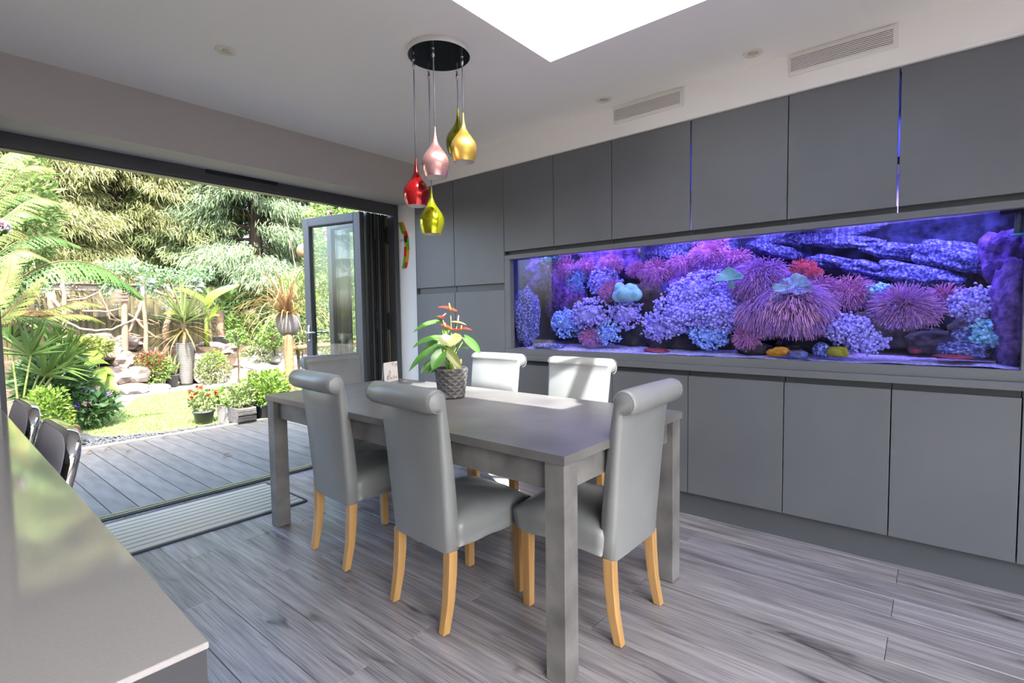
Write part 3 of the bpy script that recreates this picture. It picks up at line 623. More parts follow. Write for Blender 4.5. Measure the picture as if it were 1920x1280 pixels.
for i0, i1, s0, s1, m_ in ((0, 6, -.035, -.002, 'glass_green'), (0, 5, .002, .03, 'glass_orange'), (5, 9, .002, .035, 'glass_redd'), (6, 13, -.02, -.001, 'glass_orange'), (9, 15, .003, .035, 'glass_green'),
                           (13, 18, -.03, -.002, 'glass_redd'), (15, 21, .002, .03, 'glass_orange'), (18, 24, -.03, .0, 'glass_green'), (21, 24, .004, .03, 'glass_redd')): piece(i0, i1, s0, s1, m_)
MB().box((-.02, -.05, .02), (-.008, -.028, .075)).build('clock_movement', 'clock_black', ck)
MB().tube([(-.012, -.03, .045), (-.012, .025, .045)], .0016, 5).build('clock_hand', 'clock_black', ck); MB().tube([(-.012, .02, .04), (-.012, .07, .034)], .0006, 4).build('clock_hand', 'clock_black', ck)
# ---------------------------------------------------------------- aquarium
mat('tank_back', '1d2145', .85, color2='565fa0', scale=13, detail=10, lo=.44, hi=.68, bump=.6, bscale=30); mat('tank_panel', '3a3f55', .7); mat('hood_white', 'e0e2f5', .7)
mat('reef_rock', '4a4464', .9, color2='8286c2', scale=14, detail=10, lo=.42, hi=.64, bump=.8, bscale=40)
mat('blue_rock', '3a3d80', .9, color2='b4bef4', scale=75, detail=12, lo=.46, hi=.72, bump=.8, bscale=50)
mat('purple_rock', '4a2f78', .9, color2='8a62b8', scale=30, detail=10, lo=.4, hi=.66, bump=.9, bscale=60)
mat('dark_rock', '2b2a33', .9, color2='5c5548', scale=12, detail=8, bump=.8, bscale=40)
mat('coral_lilac', 'a598e4', .7, color2='cabdff', scale=26, island=.22, lo=.3, hi=.7); mat('coral_blue', '7f9ce6', .7, color2='b9d2ff', scale=26, island=.22, lo=.3, hi=.7)
mat('coral_cyan', '7cc7e0', .7, color2='b9ecff', scale=30, island=.2); mat('coral_pink', 'cf98c6', .6, color2='b98ad6', scale=18, island=.25)
mat('coral_rose', 'd48fae', .6, color2='c283c4', scale=18, island=.2); mat('coral_red', 'f0727a', .6, color2='e0809a', scale=24, island=.15)
mat('coral_mint', '9fe0d8', .65, color2='84a8c0', scale=16, bump=.5, bscale=120); mat('coral_pale', 'b8d4dc', .65, color2='8fa6c8', scale=22, bump=.5, bscale=120); mat('coral_cup', '86b4b4', .6, color2='9cc8c4', scale=30)
mat('sponge_orange', 'e09a1c', .7, color2='c07818', scale=30); mat('sponge_olive', 'a89a1e', .7, color2='7c7a20', scale=30); mat('sponge_red', 'a03248', .7, color2='7c2848', scale=30)
mat('tank_sand', 'dcd8f2', .9, color2='a89cc4', scale=60, detail=8, lo=.35, hi=.6, bump=.6, bscale=120); mat('pump_grey', '6f7f80', .5); mat('pump_teal', '4fc0d8', .4)
def water_mats():
    m = pane_mat('water_clear', (.84, .87, 1.0), 1.02)
    m = bpy.data.materials.new('water_top'); m.use_nodes = True; N = m.node_tree; L = N.links; N.nodes.remove(N.nodes['Principled BSDF'])
    t = N.nodes.new('ShaderNodeBsdfTransparent'); t.inputs[0].default_value = (.9, .92, 1, 1); g = N.nodes.new('ShaderNodeBsdfGlossy'); g.inputs['Roughness'].default_value = .04
    no = N.nodes.new('ShaderNodeTexNoise'); no.inputs['Scale'].default_value = 14; b = N.nodes.new('ShaderNodeBump'); b.inputs['Strength'].default_value = .12; b.inputs['Distance'].default_value = .02
    tc = N.nodes.new('ShaderNodeTexCoord'); L.new(tc.outputs['Object'], no.inputs['Vector']); L.new(no.outputs['Fac'], b.inputs['Height']); L.new(b.outputs[0], g.inputs['Normal'])
    lw = N.nodes.new('ShaderNodeLayerWeight'); lw.inputs[0].default_value = .5; mx = N.nodes.new('ShaderNodeMixShader'); L.new(lw.outputs['Facing'], mx.inputs[0])
    L.new(t.outputs[0], mx.inputs[1]); L.new(g.outputs[0], mx.inputs[2]); L.new(mx.outputs[0], N.nodes['Material Output'].inputs[0]); MATS['water_top'] = m
water_mats()
AX0, AX1, AY0, AY1, AZ0, WZ = 2.955, 3.50, -.295, 2.466, .925, 1.612
aq = thing('aquarium', 'long built in reef aquarium lit violet blue in the cabinet wall', 'aquarium', (AX0, 1.09, AZ0)); ao = (-AX0, -1.09, -AZ0)
MB().box((AX0-.004, AY0, AZ0), (AX0+.004, AY1, 1.66)).build('front_glass', 'tank_pane', aq, loc=ao)
wtr = MB().box((AX0+.006, AY0+.004, AZ0+.004), (AX1-.004, AY1-.004, WZ)).build('water', 'water_clear', aq, loc=ao)
wtr.data.materials.append(MATS['water_top'])
for p in wtr.data.polygons:
    if p.normal.z > .9: p.material_index = 1
bk = MB(); ny, nz = 70, 26; V = []
P = np.array([(AX1, AY0+(AY1-AY0)*i/ny, AZ0+(1.66-AZ0)*j/nz) for i in range(ny+1) for j in range(nz+1)]); P[:, 0] -= .03+.04*vnoise(P, 9, 3)+.02*vnoise(P, 24, 4)
bk.add(P, [(i*(nz+1)+j, i*(nz+1)+j+1, (i+1)*(nz+1)+j+1, (i+1)*(nz+1)+j) for i in range(ny) for j in range(nz)]).build('back_panel', 'tank_back', aq, smooth=True, loc=ao)
MB().box((AX0-.004, AY0-.01, AZ0-.015), (AX1, AY1+.01, AZ0)).build('base_panel', 'tank_panel', aq, loc=ao)
for y in (AY0-.008, AY1): MB().box((AX0-.004, y, AZ0), (AX1, y+.008, 1.66)).build('end_panel', 'tank_panel', aq, loc=ao)
MB().box((AX1, AY0, AZ0), (AX1+.01, AY1, 2.27)).build('hood_back', 'hood_white', aq, loc=ao)
for k, y in enumerate((.16, 1.09, 2.02)):
    o = MB().box((2.985, y-.38, 1.865), (3.20, y+.38, 1.90)).build('light_bar', 'anthracite', aq, loc=ao, bevel=.004)
    for nm, col, e, dx in (('blue', (.20, .20, 1.0), 5.2, -.05), ('violet', (.85, .62, 1.0), 2.9, .06)):
        l = bpy.data.lights.new('aquarium_lamp_'+nm, 'AREA'); l.shape = 'RECTANGLE'; l.size, l.size_y = .10, .72; l.energy = e; l.color = col; l.spread = R_(125)
        lo = bpy.data.objects.new('aquarium_lamp_'+nm, l); COL.objects.link(lo); lo.location = (3.09+dx, y, 1.855); lo.rotation_euler = (0, R_(-32), 0)
    l = bpy.data.lights.new('aquarium_lamp_moonlight', 'AREA'); l.shape = 'RECTANGLE'; l.size, l.size_y = .08, .7; l.energy = 1.6; l.color = (.08, .10, 1.0)  # blue fill lamp added in the hood so the door gaps glow
    lo = bpy.data.objects.new('aquarium_lamp_moonlight', l); COL.objects.link(lo); lo.location = (3.36, y, 2.235)
# sand bed
ny, nx = 110, 20; P = np.array([(AX0+.008+(AX1-AX0-.02)*j/nx, AY0+.006+(AY1-AY0-.012)*i/ny, 0) for i in range(ny+1) for j in range(nx+1)])
P[:, 2] = AZ0+.018+.03*np.clip((P[:, 0]-AX0)/.5, 0, 1)+.008*vnoise(P, 11, 8)+.004*vnoise(P, 40, 9)
tag(MB().add(P, [(i*(nx+1)+j, i*(nx+1)+j+1, (i+1)*(nx+1)+j+1, (i+1)*(nx+1)+j) for i in range(ny) for j in range(nx)]).build('sand', 'tank_sand', smooth=True), 'pale lilac coral sand spread over the aquarium floor', 'sand', kind='stuff')
def tp(px, py, x): return pt(px, py, 0, x)
def tpx(px, py, x): return F_PX/((tp(px, py, x)-CO).dot(CF))      # pixels per metre there
def reef(name, label, cat, mb, material, c, group=None, smooth=True):
    o = mb.build(name, material, smooth=smooth, origin=c); return tag(o, label, cat, group)
def bushy(px, py, rx, ry, x, label, m='coral_lilac', seed=1, dens=1.0, sz=1.0):
    "soft coral: a mound crowded with knobbly branch tips"
    c = np.array(tp(px, py, x)); s = tpx(px, py, x); R = np.array([max(.03, min(rx, ry)/s*.9), rx/s, ry/s]); rng = np.random.default_rng(seed)
    mb = MB(); V, Fs = ICO[2]; mb.add(V*R*.72*(1+.15*vnoise(V, 2.5, seed))[:, None]+c, Fs)
    n = int(175*dens*max(.6, (rx*ry)/900)); D = rnd_dirs(n, rng); D[:, 0] = -np.abs(D[:, 0])*.9+.15; V1, F1 = ICO[1]
    lump = 1+.22*vnoise(D, 3.2, seed+5)
    for d, l in zip(D, lump):
        p = c+d*R*l; r = rng.uniform(.0075, .0125)*sz
        for q in range(3):
            o = rng.normal(size=3)*r*.9; mb.add(V1*r*rng.uniform(.55, .95)*(1+.25*rng.normal(size=(len(V1), 1)))+p+o+d*r*.5, F1)
    return reef('soft_coral', label, 'coral', mb, m, c, 'bushy soft corals in the aquarium')
def hairy(px, py, rx, ry, x, label, m='coral_pink', seed=1, ln=.06, sag=.8, n=None, sweep=0):
    "coral mound covered in long fine polyps"
    c = np.array(tp(px, py, x)); s = tpx(px, py, x); R = np.array([max(.03, min(rx, ry)/s*.8), rx/s, ry/s])*.72; rng = np.random.default_rng(seed); mb = MB()
    V, Fs = ICO[2]; mb.add(V*R*.9*(1+.2*vnoise(V, 2.2, seed))[:, None]+c, Fs)
    n = n or int(800*max(.5, (rx*ry)/900)); D = rnd_dirs(n, rng); D[:, 0] = -np.abs(D[:, 0])+.2
    B = c+D*R*(1+.15*vnoise(D, 3, seed))[:, None]; cur = D.copy(); cur[:, 1] += sweep; step = ln/3*rng.uniform(.7, 1.25, (n, 1)); S = perp(D, rng)*.0014; pts = [B]
    for k in range(3):
        cur = cur+np.array([0, 0, -sag*.35*(k+.3)])+rng.normal(size=cur.shape)*.16; cur /= np.linalg.norm(cur, axis=1)[:, None]; pts.append(pts[-1]+cur*step)
    T = np.cross(cur, S); T = T/(np.linalg.norm(T, axis=1)[:, None]+1e-9)*.0014
    for k in range(3):
        w0, w1 = (1, .95, .8)[k], (.95, .8, 1.15)[k]
        A, Bn = pts[k], pts[k+1]; 
        V_ = np.stack([A+S*w0, A-S*.6*w0+T*w0, A-S*.6*w0-T*w0, Bn+S*w1, Bn-S*.6*w1+T*w1, Bn-S*.6*w1-T*w1], 1).reshape(-1, 3); i = np.arange(n)*6
        mb.add(V_, np.concatenate([np.stack([i, i+1, i+4, i+3], 1), np.stack([i+1, i+2, i+5, i+4], 1), np.stack([i+2, i, i+3, i+5], 1)]).tolist())
    return reef('polyp_coral', label, 'coral', mb, m, c, 'pink hairy polyp corals in the aquarium', smooth=False)
def ruffle(px, py, rx, ry, x, label, m, seed=1, cup=.4, lobes=7, amp=.28, tilt=-.8):
    "leather coral: a ruffled, folded disc on a stalk"
    c = np.array(tp(px, py, x)); s = tpx(px, py, x); mb = MB(); nr, na = 9, 56; V = []; tl = Matrix.Rotation(tilt, 3, 'Y')
    for th_ in (0, 1):
        for i in range(nr+1):
            for k in range(na):
                a = 2*math.pi*k/na; t = i/nr; w = 1+.18*math.sin(3*a+seed); z = cup*t*t+amp*t**2*math.sin(lobes*a+seed)+amp*.5*t**3*math.sin(lobes*2.3*a)+.08*t*math.sin(2*a+seed*2)
                p = tl @ Vector((t*math.cos(a)*w*.8, t*math.sin(a)*w, z-(.09 if th_ else 0))); V.append((c[0]+p.x*rx/s, c[1]+p.y*rx/s, c[2]+p.z*ry/s))
    Fs = []; H = (nr+1)*na
    for i in range(nr):
        for k in range(na):
            q = (k+1) % na; Fs.append((i*na+k, i*na+q, (i+1)*na+q, (i+1)*na+k)); Fs.append((H+i*na+q, H+i*na+k, H+(i+1)*na+k, H+(i+1)*na+q))
    for k in range(na): q = (k+1) % na; Fs.append((nr*na+k, nr*na+q, H+nr*na+q, H+nr*na+k))
    mb.add(V, Fs); mb.tube([c+np.array([.03, 0, -.05*1]), c+np.array([.01, 0, -.0])], [.02, .016], 8)
    return reef('leather_coral', label, 'coral', mb, m, c)
def lobed(px, py, rx, ry, x, label, m, blobs, seed=1):
    c = np.array(tp(px, py, x)); s = tpx(px, py, x); mb = MB(); V, Fs = ICO[3]
    for (dx, dy, r, e) in blobs: mb.add(V*np.array([r*.8, r, r*e])/s*(1+.06*vnoise(V, 3, seed))[:, None]+c+np.array([0, 0, -dy/s])+np.array([0, -dx/s, 0])*.95, Fs)
    o = reef('leather_coral', label, 'coral', mb, m, c); md = o.modifiers.new('remesh', 'REMESH'); md.mode = 'VOXEL'; md.voxel_size = .005; md.use_smooth_shade = True
    sm_ = o.modifiers.new('smooth', 'SMOOTH'); sm_.iterations = 6; return o
def stone(px, py, rx, ry, x, label, m='reef_rock', seed=1, dx=None, sub=4, amp=.25, name='reef_rock', cat='rock', rot=0):
    c = np.array(tp(px, py, x)); s = tpx(px, py, x); P_, Fs = rockmesh((0, 0, 0), (dx or min(rx, ry)/s, rx/s, ry/s), seed, sub, amp)
    if rot: ca_, sa_ = math.cos(rot), math.sin(rot); P_ = np.stack([P_[:, 0], P_[:, 1]*ca_-P_[:, 2]*sa_, P_[:, 1]*sa_+P_[:, 2]*ca_], 1)
    return reef(name, label, cat, MB().add(P_+c, Fs), m, c)
# rocks: side columns, back ledges, floor boulders
stone(985, 600, 26, 52, 3.08, 'tall blue speckled rock at the left end of the aquarium', 'blue_rock', 11, .09); stone(1000, 520, 34, 26, 3.22, 'dark purple rock behind the left column of the aquarium', 'purple_rock', 12, .1)
stone(1895, 600, 26, 95, 3.10, 'tall purple rock column at the right end of the aquarium', 'purple_rock', 13, .10); stone(1885, 480, 36, 50, 3.25, 'purple rock behind the pump at the aquarium right end', 'purple_rock', 14, .10)
for i, (px, py, rx, ry, rot, lab) in enumerate(((1790, 478, 75, 24, .28, 'large sloping slab high in the right part'), (1690, 470, 60, 14, .2, 'thin ledge beside the large sloping slab'), (1590, 455, 60, 11, .12, 'thin bright ledge just under the water line'),
        (1625, 505, 46, 13, .3, 'white crusted ledge above the pink tuft'), (1720, 520, 60, 20, .3, 'ledge under the large sloping slab'), (1455, 470, 40, 11, .3, 'crusted ledge over the red coral'), (1340, 465, 40, 12, .25, 'crusted ledge behind the rose corals'),
        (1250, 478, 44, 14, .35, 'crusted ledge at the upper middle'), (1560, 490, 34, 10, .2, 'small ledge right of the red coral'), (1480, 450, 36, 10, .1, 'ledge directly under the water line'))):
    stone(px, py, rx, ry, 3.42 if i not in (0, 4) else 3.36, 'blue rock, '+lab+' of the aquarium', 'blue_rock', 20+i, .06, rot=rot, amp=.3)
for i, (px, py, rx, ry, x, m, lab) in enumerate(((1210, 630, 50, 34, 3.36, 'dark_rock', 'behind the flower reflection'), (1300, 640, 80, 26, 3.30, 'dark_rock', 'under the great lilac coral'), (1440, 600, 70, 40, 3.36, 'dark_rock', 'under the pink hairy corals'),
        (1530, 640, 60, 18, 3.25, 'dark_rock', 'flat and low behind the orange sponge'), (1660, 610, 60, 44, 3.36, 'dark_rock', 'under the pink tuft'), (1750, 640, 50, 22, 3.34, 'dark_rock', 'beside the white cone'), (1110, 600, 60, 40, 3.34, 'dark_rock', 'between the left corals'),
        (1190, 570, 60, 40, 3.40, 'dark_rock', 'behind the mint coral'), (1060, 560, 40, 60, 3.40, 'purple_rock', 'at the back left'), (1320, 530, 70, 30, 3.42, 'purple_rock', 'behind the great lilac coral'), (1830, 620, 40, 30, 3.30, 'dark_rock', 'under the branching white coral'),
        (1470, 540, 50, 34, 3.40, 'purple_rock', 'behind the ruffled pale coral'), (1150, 500, 60, 26, 3.42, 'purple_rock', 'behind the rose coral'), (1600, 570, 40, 26, 3.38, 'purple_rock', 'behind the pink bush'))):
    stone(px, py, rx, ry, x, 'dark reef rock '+lab+' in the aquarium', m, 40+i, .10)
for i, (px, py, rx, ry, x, m, d, lab) in enumerate(((1085, 520, 26, 20, 3.22, 'coral_blue', 1, 'upper one at the far left'), (1135, 528, 30, 26, 3.20, 'coral_lilac', 1, 'upper left, beside the mint coral'), (1108, 590, 36, 26, 3.12, 'coral_lilac', 1, 'left, above the sand'), (1060, 605, 30, 24, 3.16, 'coral_blue', 1, 'at the left end near the blue rock'),
        (1175, 590, 30, 22, 3.15, 'coral_lilac', 1, 'under the mint coral'), (1140, 625, 22, 18, 3.12, 'coral_blue', 1, 'small one low on the left'), (1310, 550, 52, 36, 3.16, 'coral_lilac', 1.2, 'top of the great central clump'), (1275, 590, 46, 34, 3.12, 'coral_lilac', 1.2, 'left side of the great central clump'), (1345, 590, 46, 36, 3.11, 'coral_lilac', 1.2, 'right side of the great central clump'),
        (1235, 612, 30, 22, 3.10, 'coral_lilac', 1, 'left foot of the great central clump'), (1330, 630, 34, 18, 3.08, 'coral_blue', 1, 'low front of the great central clump'), (1590, 618, 34, 24, 3.06, 'coral_lilac', 1, 'below the pink bush on the right'), (1622, 640, 24, 18, 3.06, 'coral_lilac', 1, 'right and low, above the olive sponge'),
        (1825, 570, 30, 24, 3.10, 'coral_lilac', 1.3, 'pale branching one at the right'), (1870, 575, 24, 28, 3.14, 'coral_cyan', 1, 'turquoise one at the right end'), (1855, 625, 20, 18, 3.08, 'coral_cyan', 1, 'small turquoise one low at the right'), (1645, 548, 16, 10, 3.12, 'coral_cyan', 1, 'tiny white blue one between the pink bushes'), (1030, 478, 24, 10, 3.14, 'coral_cyan', 1, 'pale one at the upper left corner'))):
    bushy(px, py, rx, ry, x, 'bushy soft coral, '+lab+' of the aquarium', m, 60+i, d)
for i, (px, py, rx, ry, x, m, ln, sag, sw, lab) in enumerate(((1145, 497, 28, 18, 3.20, 'coral_rose', .03, .3, 0, 'dense rose mound high on the left'), (1195, 506, 24, 11, 3.22, 'coral_rose', .03, .3, 0, 'small rose ridge beside the dense mound'), (1228, 512, 28, 20, 3.20, 'coral_rose', .05, .6, 0, 'rose tuft left of centre'), (1275, 497, 28, 15, 3.22, 'coral_rose', .045, .6, 0, 'rose tuft on the rising ridge'),
        (1325, 478, 32, 17, 3.20, 'coral_rose', .045, .5, 0, 'rose mound high at the centre'), (1342, 464, 20, 11, 3.24, 'coral_rose', .04, .4, 0, 'topmost rose tuft near the water line'), (1378, 486, 26, 13, 3.22, 'coral_rose', .04, .5, 0, 'rose tuft above the mint cup'), (1338, 500, 28, 12, 3.2, 'coral_pink', .045, .6, 0, 'violet pink tuft below the central mound'), (1060, 505, 28, 18, 3.18, 'coral_rose', .04, .4, 0, 'pink fan at the upper left'), (1096, 500, 20, 12, 3.2, 'coral_rose', .035, .3, 0, 'small pink fan beside the upper left one'),
        (1415, 530, 36, 30, 3.14, 'coral_pink', .075, .8, .1, 'large violet pink bush right of the mint cup'), (1440, 512, 30, 18, 3.16, 'coral_pink', .06, .7, 0, 'violet pink bush under the red coral'), (1425, 588, 32, 20, 3.08, 'coral_pink', .09, 1.4, 0, 'drooping pink tassel at left of the big fan'), (1462, 578, 28, 20, 3.06, 'coral_pink', .10, 1.3, -.2, 'drooping pink tassel in the middle of the big fan'), (1500, 575, 38, 22, 3.05, 'coral_pink', .12, .9, -.6, 'long drooping pink fan right of centre'),
        (1540, 545, 34, 16, 3.14, 'coral_rose', .06, .5, -.3, 'pink bush right of the pale ruffled coral'), (1595, 550, 36, 18, 3.12, 'coral_rose', .06, .5, -.2, 'pink bush on the right ledge'), (1692, 573, 29, 18, 3.07, 'coral_pink', .075, .2, .1, 'large pink tuft standing alone on the right'), (1732, 580, 18, 13, 3.10, 'coral_pink', .06, .3, -.2, 'right half of the lone pink tuft'), (1770, 560, 22, 14, 3.14, 'coral_rose', .05, .3, 0, 'small pink tuft beside the branching white coral'), (1400, 632, 20, 16, 3.06, 'coral_rose', .04, .3, 0, 'small pink clump low near the centre'), (1110, 632, 24, 12, 3.10, 'coral_rose', .04, .3, 0, 'low pink clump on the left sand'), (1398, 590, 20, 12, 3.1, 'coral_pink', .05, .8, 0, 'small pink tuft beside the great lilac clump'), (1145, 545, 22, 14, 3.14, 'coral_rose', .04, .3, 0, 'pink tuft left of the mint coral'))):
    hairy(px, py, rx, ry, x, 'pink hairy coral, '+lab+' of the aquarium', m, 90+i, ln, sag, sweep=sw, n=1300 if ln > .07 else None)
hairy(1505, 502, 28, 14, 3.17, 'bright red knobbly coral high right of the centre of the aquarium', 'coral_red', 130, .02, .1); hairy(1525, 512, 16, 7, 3.15, 'small bright red coral under the larger red one in the aquarium', 'coral_red', 131, .018, .1)
lobed(1174, 550, 28, 22, 3.10, 'smooth mint green leather coral with rounded lobes in the aquarium', 'coral_mint', ((0, 2, 20, .8), (-14, -10, 11, 1.1), (-16, 4, 13, 1), (8, -6, 12, 1.1), (20, 3, 13, 1.0), (16, -8, 9, 1.0), (5, 8, 14, .7)))
ruffle(1490, 538, 32, 24, 3.03, 'pale blue ruffled leather coral in the middle of the pink bush of the aquarium', 'coral_pale', 2, .4, 8, .20, -1.2); ruffle(1462, 556, 16, 11, 3.02, 'small folded pale coral under the ruffled one in the aquarium', 'coral_pale', 5, .4, 6, .12, -.8)
ruffle(1369, 523, 23, 18, 3.02, 'mint rimmed cup coral standing free above the lilac clump in the aquarium', 'coral_cup', 1, .6, 5, .10, -.95)
stone(1458, 660, 16, 9, 3.03, 'orange yellow sponge on the sand in the aquarium', 'sponge_orange', 71, .03, 3, .5, 'sponge', 'sponge'); stone(1570, 660, 17, 10, 3.03, 'round olive sponge on the sand in the aquarium', 'sponge_olive', 72, .03, 3, .15, 'sponge', 'sponge')
stone(1232, 657, 22, 5, 3.08, 'flat dark red sponge on the sand left of centre in the aquarium', 'sponge_red', 73, .04, 3, .3, 'sponge', 'sponge'); stone(1785, 668, 30, 4, 3.03, 'flat red sponge on the sand at the right in the aquarium', 'sponge_red', 74, .04, 3, .4, 'sponge', 'sponge')
stone(1715, 658, 9, 5, 3.10, 'small dark red sponge under the pink tuft in the aquarium', 'sponge_red', 75, .03, 3, .3, 'sponge', 'sponge'); stone(1495, 664, 16, 8, 3.03, 'pale knobbly pebble beside the orange sponge in the aquarium', 'reef_rock', 76, .03, 3)
stone(1540, 655, 12, 14, 3.04, 'upright lilac pebble beside the olive sponge in the aquarium', 'blue_rock', 77, .03, 3); stone(1808, 656, 36, 16, 3.10, 'white blue crusted cone of rock on the right sand in the aquarium', 'blue_rock', 78, .07, 4); stone(1805, 630, 16, 14, 3.10, 'crusted knob on top of the white blue cone in the aquarium', 'blue_rock', 79, .04, 4)
stone(1030, 648, 30, 5, 3.02, 'flat pale slab on the sand at the left in the aquarium', 'blue_rock', 80, .05, 3); stone(1410, 655, 30, 12, 3.12, 'low mossy rock near the centre of the aquarium', 'dark_rock', 81, .06, 3)
pu = thing('wavemaker_pump', 'grey tube pump with a teal disc in the upper right corner of the aquarium', 'pump', tp(1907, 425, 3.0)); o3 = Vector(pu.location)
a = tp(1912, 398, 3.0)-o3; b_ = tp(1908, 440, 3.0)-o3
MB().tube([a, b_], [.013, .013], 12).build('tube', 'pump_grey', pu, smooth=True); MB().lathe([(.0, -.004), (.022, -.004), (.024, 0), (.022, .004), (0, .004)], tuple(b_), 18).build('disc', 'pump_teal', pu, smooth=True)
MB().box((a.x-.015, a.y-.01, a.z-.002), (a.x+.02, a.y+.06, a.z+.012)).build('bracket', 'gasket', pu)
# ---------------------------------------------------------------- garden
ALB = .46
mat('deck_grey', 'a39f97', .65, color2='87837a', scale=5, stretch=(3, .6, 1), rand=.12, bump=.05); mat('deck_edge', 'd8d0bf', .7); mat('pale_gravel', 'c3bdb4', .95, color2='a69f96', scale=60, bump=.6, bscale=200)
mat('slate_chip', '5a5d64', .8, island=.35); mat('slate_bed', '4a4d54', .9); mat('lawn_green', '8da65c', .95, color2='a0b268', scale=3, detail=8); mat('grass_blade', '98b464', .8, island=.3, translucent=.3)
mat('earth', '5a4a3a', .95, color2='75624e', scale=12, bump=.5); mat('garden_rock', 'beb7b0', .9, color2='928a83', scale=3, detail=10, bump=.7, bscale=14); mat('brown_rock', 'a3948a', .9, color2='776a61', scale=3, detail=10, bump=.7, bscale=14)
mat('fence_board', '857c55', .9, color2='3c3a2c', scale=3.2, stretch=(2, 1, .6), detail=6, lo=.42, hi=.62, rand=.1); mat('beam_wood', 'b8ab9f', .85, color2='9d9186', scale=5, stretch=(.6, 4, 4)); mat('branch_bark', 'a98c76', .9, color2='86705c', scale=9, stretch=(3, 3, .8))
mat('bark_dark', '5b4a40', .95, color2='3b302a', scale=8, stretch=(3, 3, .6), bump=.6); mat('rope_white', 'c4bbac', .9); mat('chain_grey', '8f9296', .4, metal=.7); mat('rail_wood', 'a9845a', .8, color2='91704a', scale=4, stretch=(1, 5, 5))
for n_, c1, c2 in (('conifer_a', 'a3b478', '8ca26a'), ('conifer_b', 'b3b47c', '9aa468'), ('conifer_c', '8fac84', 'a2b88c'), ('fern_green', '7f9c54', '90ac5c'), ('fern_dark', '5c8a3e', '6f9c46'), ('fern_yellow', 'a9b658', '98a858'), ('fern_brown', 'a97c4c', '8f7a44'), ('palm_green', '7b9c4a', '5f8a48'),
                   ('hosta_leaf', '8aa23c', '7e9a38'), ('dark_leaf', '4f7a48', '6a9258'), ('bright_leaf', '86ae44', '9cbe52'), ('pale_leaf', '93a968', 'a8b87c'), ('rose_leaf', '7a9c48', '90b058'), ('ivy_leaf', '8abb84', 'a9d09c'), ('ivy_grey', 'a3bdb0', 'b9cfc2'), ('ivy_brown', 'b39a80', 'a08a70'),
                   ('banana_leaf', '869f40', '97ae50'), ('cordyline_leaf', '93aa66', 'a6b878'), ('cordyline_dry', 'b0a068', 'a09058'), ('phormium_leaf', 'c79a72', 'b3a05c'), ('red_leaf', 'b0584c', 'c4706a'), ('mid_leaf', '7aa04c', '92b45c')):
    mat(n_, c1, .5, color2=c2, scale=2.5, island=.28, translucent=.32, spec=.35)
mat('petal_pink', 'e8a9c8', .6, island=.15, translucent=.25); mat('petal_white', 'f3e6ea', .6, island=.08, translucent=.25); mat('petal_orange', 'e8663c', .6, island=.15, translucent=.2); mat('petal_violet', '7a66c8', .6, island=.15, translucent=.2); mat('petal_magenta', 'd84f9a', .6, translucent=.2)
mat('pot_ribbed', '7c7975', .7, color2='6b6865', scale=6); mat('pot_black', '686a72', .5); mat('pot_blue', '34465c', .3, color2='24303f', scale=6); mat('pot_stone', '8f8c88', .9, color2='6d6b69', scale=5, stretch=(1, 3, 6), bump=.8, bscale=20); mat('pot_bowl', '8d8888', .75, color2='787373', scale=5); mat('trough_pale', 'bab5ae', .8); mat('wicker', 'c59a6e', .8, color2='8d6a48', scale=30); mat('dry_leaf', '8f6a44', .9)
GZ = -.06
struct(MB().box((-14, 3.97, -.3), (22, 40, GZ-.012)).build('ground', 'pale_gravel'))
# deck: each board a piece
deck = struct(MB().box((-3.6, 3.97, -.12), (8.2, 6.02, -.032)).build('deck_base', 'earth')); deck.name = 'terrace_floor'
db = None
for k in range(-28, 50):
    x = .80+.1425*k
    if db is None: db = MB().box((.003, 0, -.03), (.1395, 2.14, 0)).build('deck_board', 'deck_grey', deck, loc=(x, 3.895, -.002), bevel=.002, seg=1)
    else: instance(db, 'deck_board', deck, (x, 3.895, -.002+.0012*((k*7) % 3-1)))
MB().box((-3.6, 6.037, -.05), (8.2, 6.125, .008)).build('edge_board', 'deck_edge', deck, bevel=.003)
for i, (px, py) in enumerate(((237, 849), (195, 845), (305, 822), (160, 852), (418, 857))):
    p = pt(px, py, 2, .002); tag(MB().leaf((0, 0, .002), (.055+.01*i, .03, .012), .028, (0, 0, 1), .1, .2, n=5).build('fallen_leaf', 'dry_leaf', loc=p, smooth=True), 'dry brown leaf lying on the grey decking, '+('largest one', 'small one near the gravel edge', 'one nearest the lawn edge board', 'one nearest the bar stools', 'lone one towards the dining table')[i], 'leaf', 'fallen leaves on the decking')
# lawn
LP = [pt(px, py, 2, GZ) for px, py in ((146, 800), (152, 808), (170, 815), (200, 818), (240, 815), (290, 810), (340, 804), (388, 797), (430, 788))]
lawn_poly = [(p.x, p.y) for p in LP]+[(3.6, 6.9), (6.2, 7.2), (6.6, 9.2)]+[(p.x, p.y) for p in [pt(px, py, 2, GZ) for px, py in ((470, 721), (440, 724), (375, 729), (300, 738), (262, 744), (246, 752), (236, 764), (212, 774), (180, 780), (158, 788))]]
def inside(P, poly):
    x, y = P[:, 0], P[:, 1]; r = np.zeros(len(P), bool); n = len(poly); j = n-1
    for i in range(n):
        xi, yi = poly[i]; xj, yj = poly[j]; c_ = ((yi > y) != (yj > y)) & (x < (xj-xi)*(y-yi)/(yj-yi+1e-12)+xi); r ^= c_; j = i
    return r
lm = MB(); n = len(lawn_poly); lm.add([(x, y, GZ-.012) for x, y in lawn_poly]+[(x, y, GZ+.004) for x, y in lawn_poly], [tuple(range(n, 2*n))]+[(i, (i+1) % n, n+(i+1) % n, n+i) for i in range(n)])
struct(lm.build('lawn', 'lawn_green'))
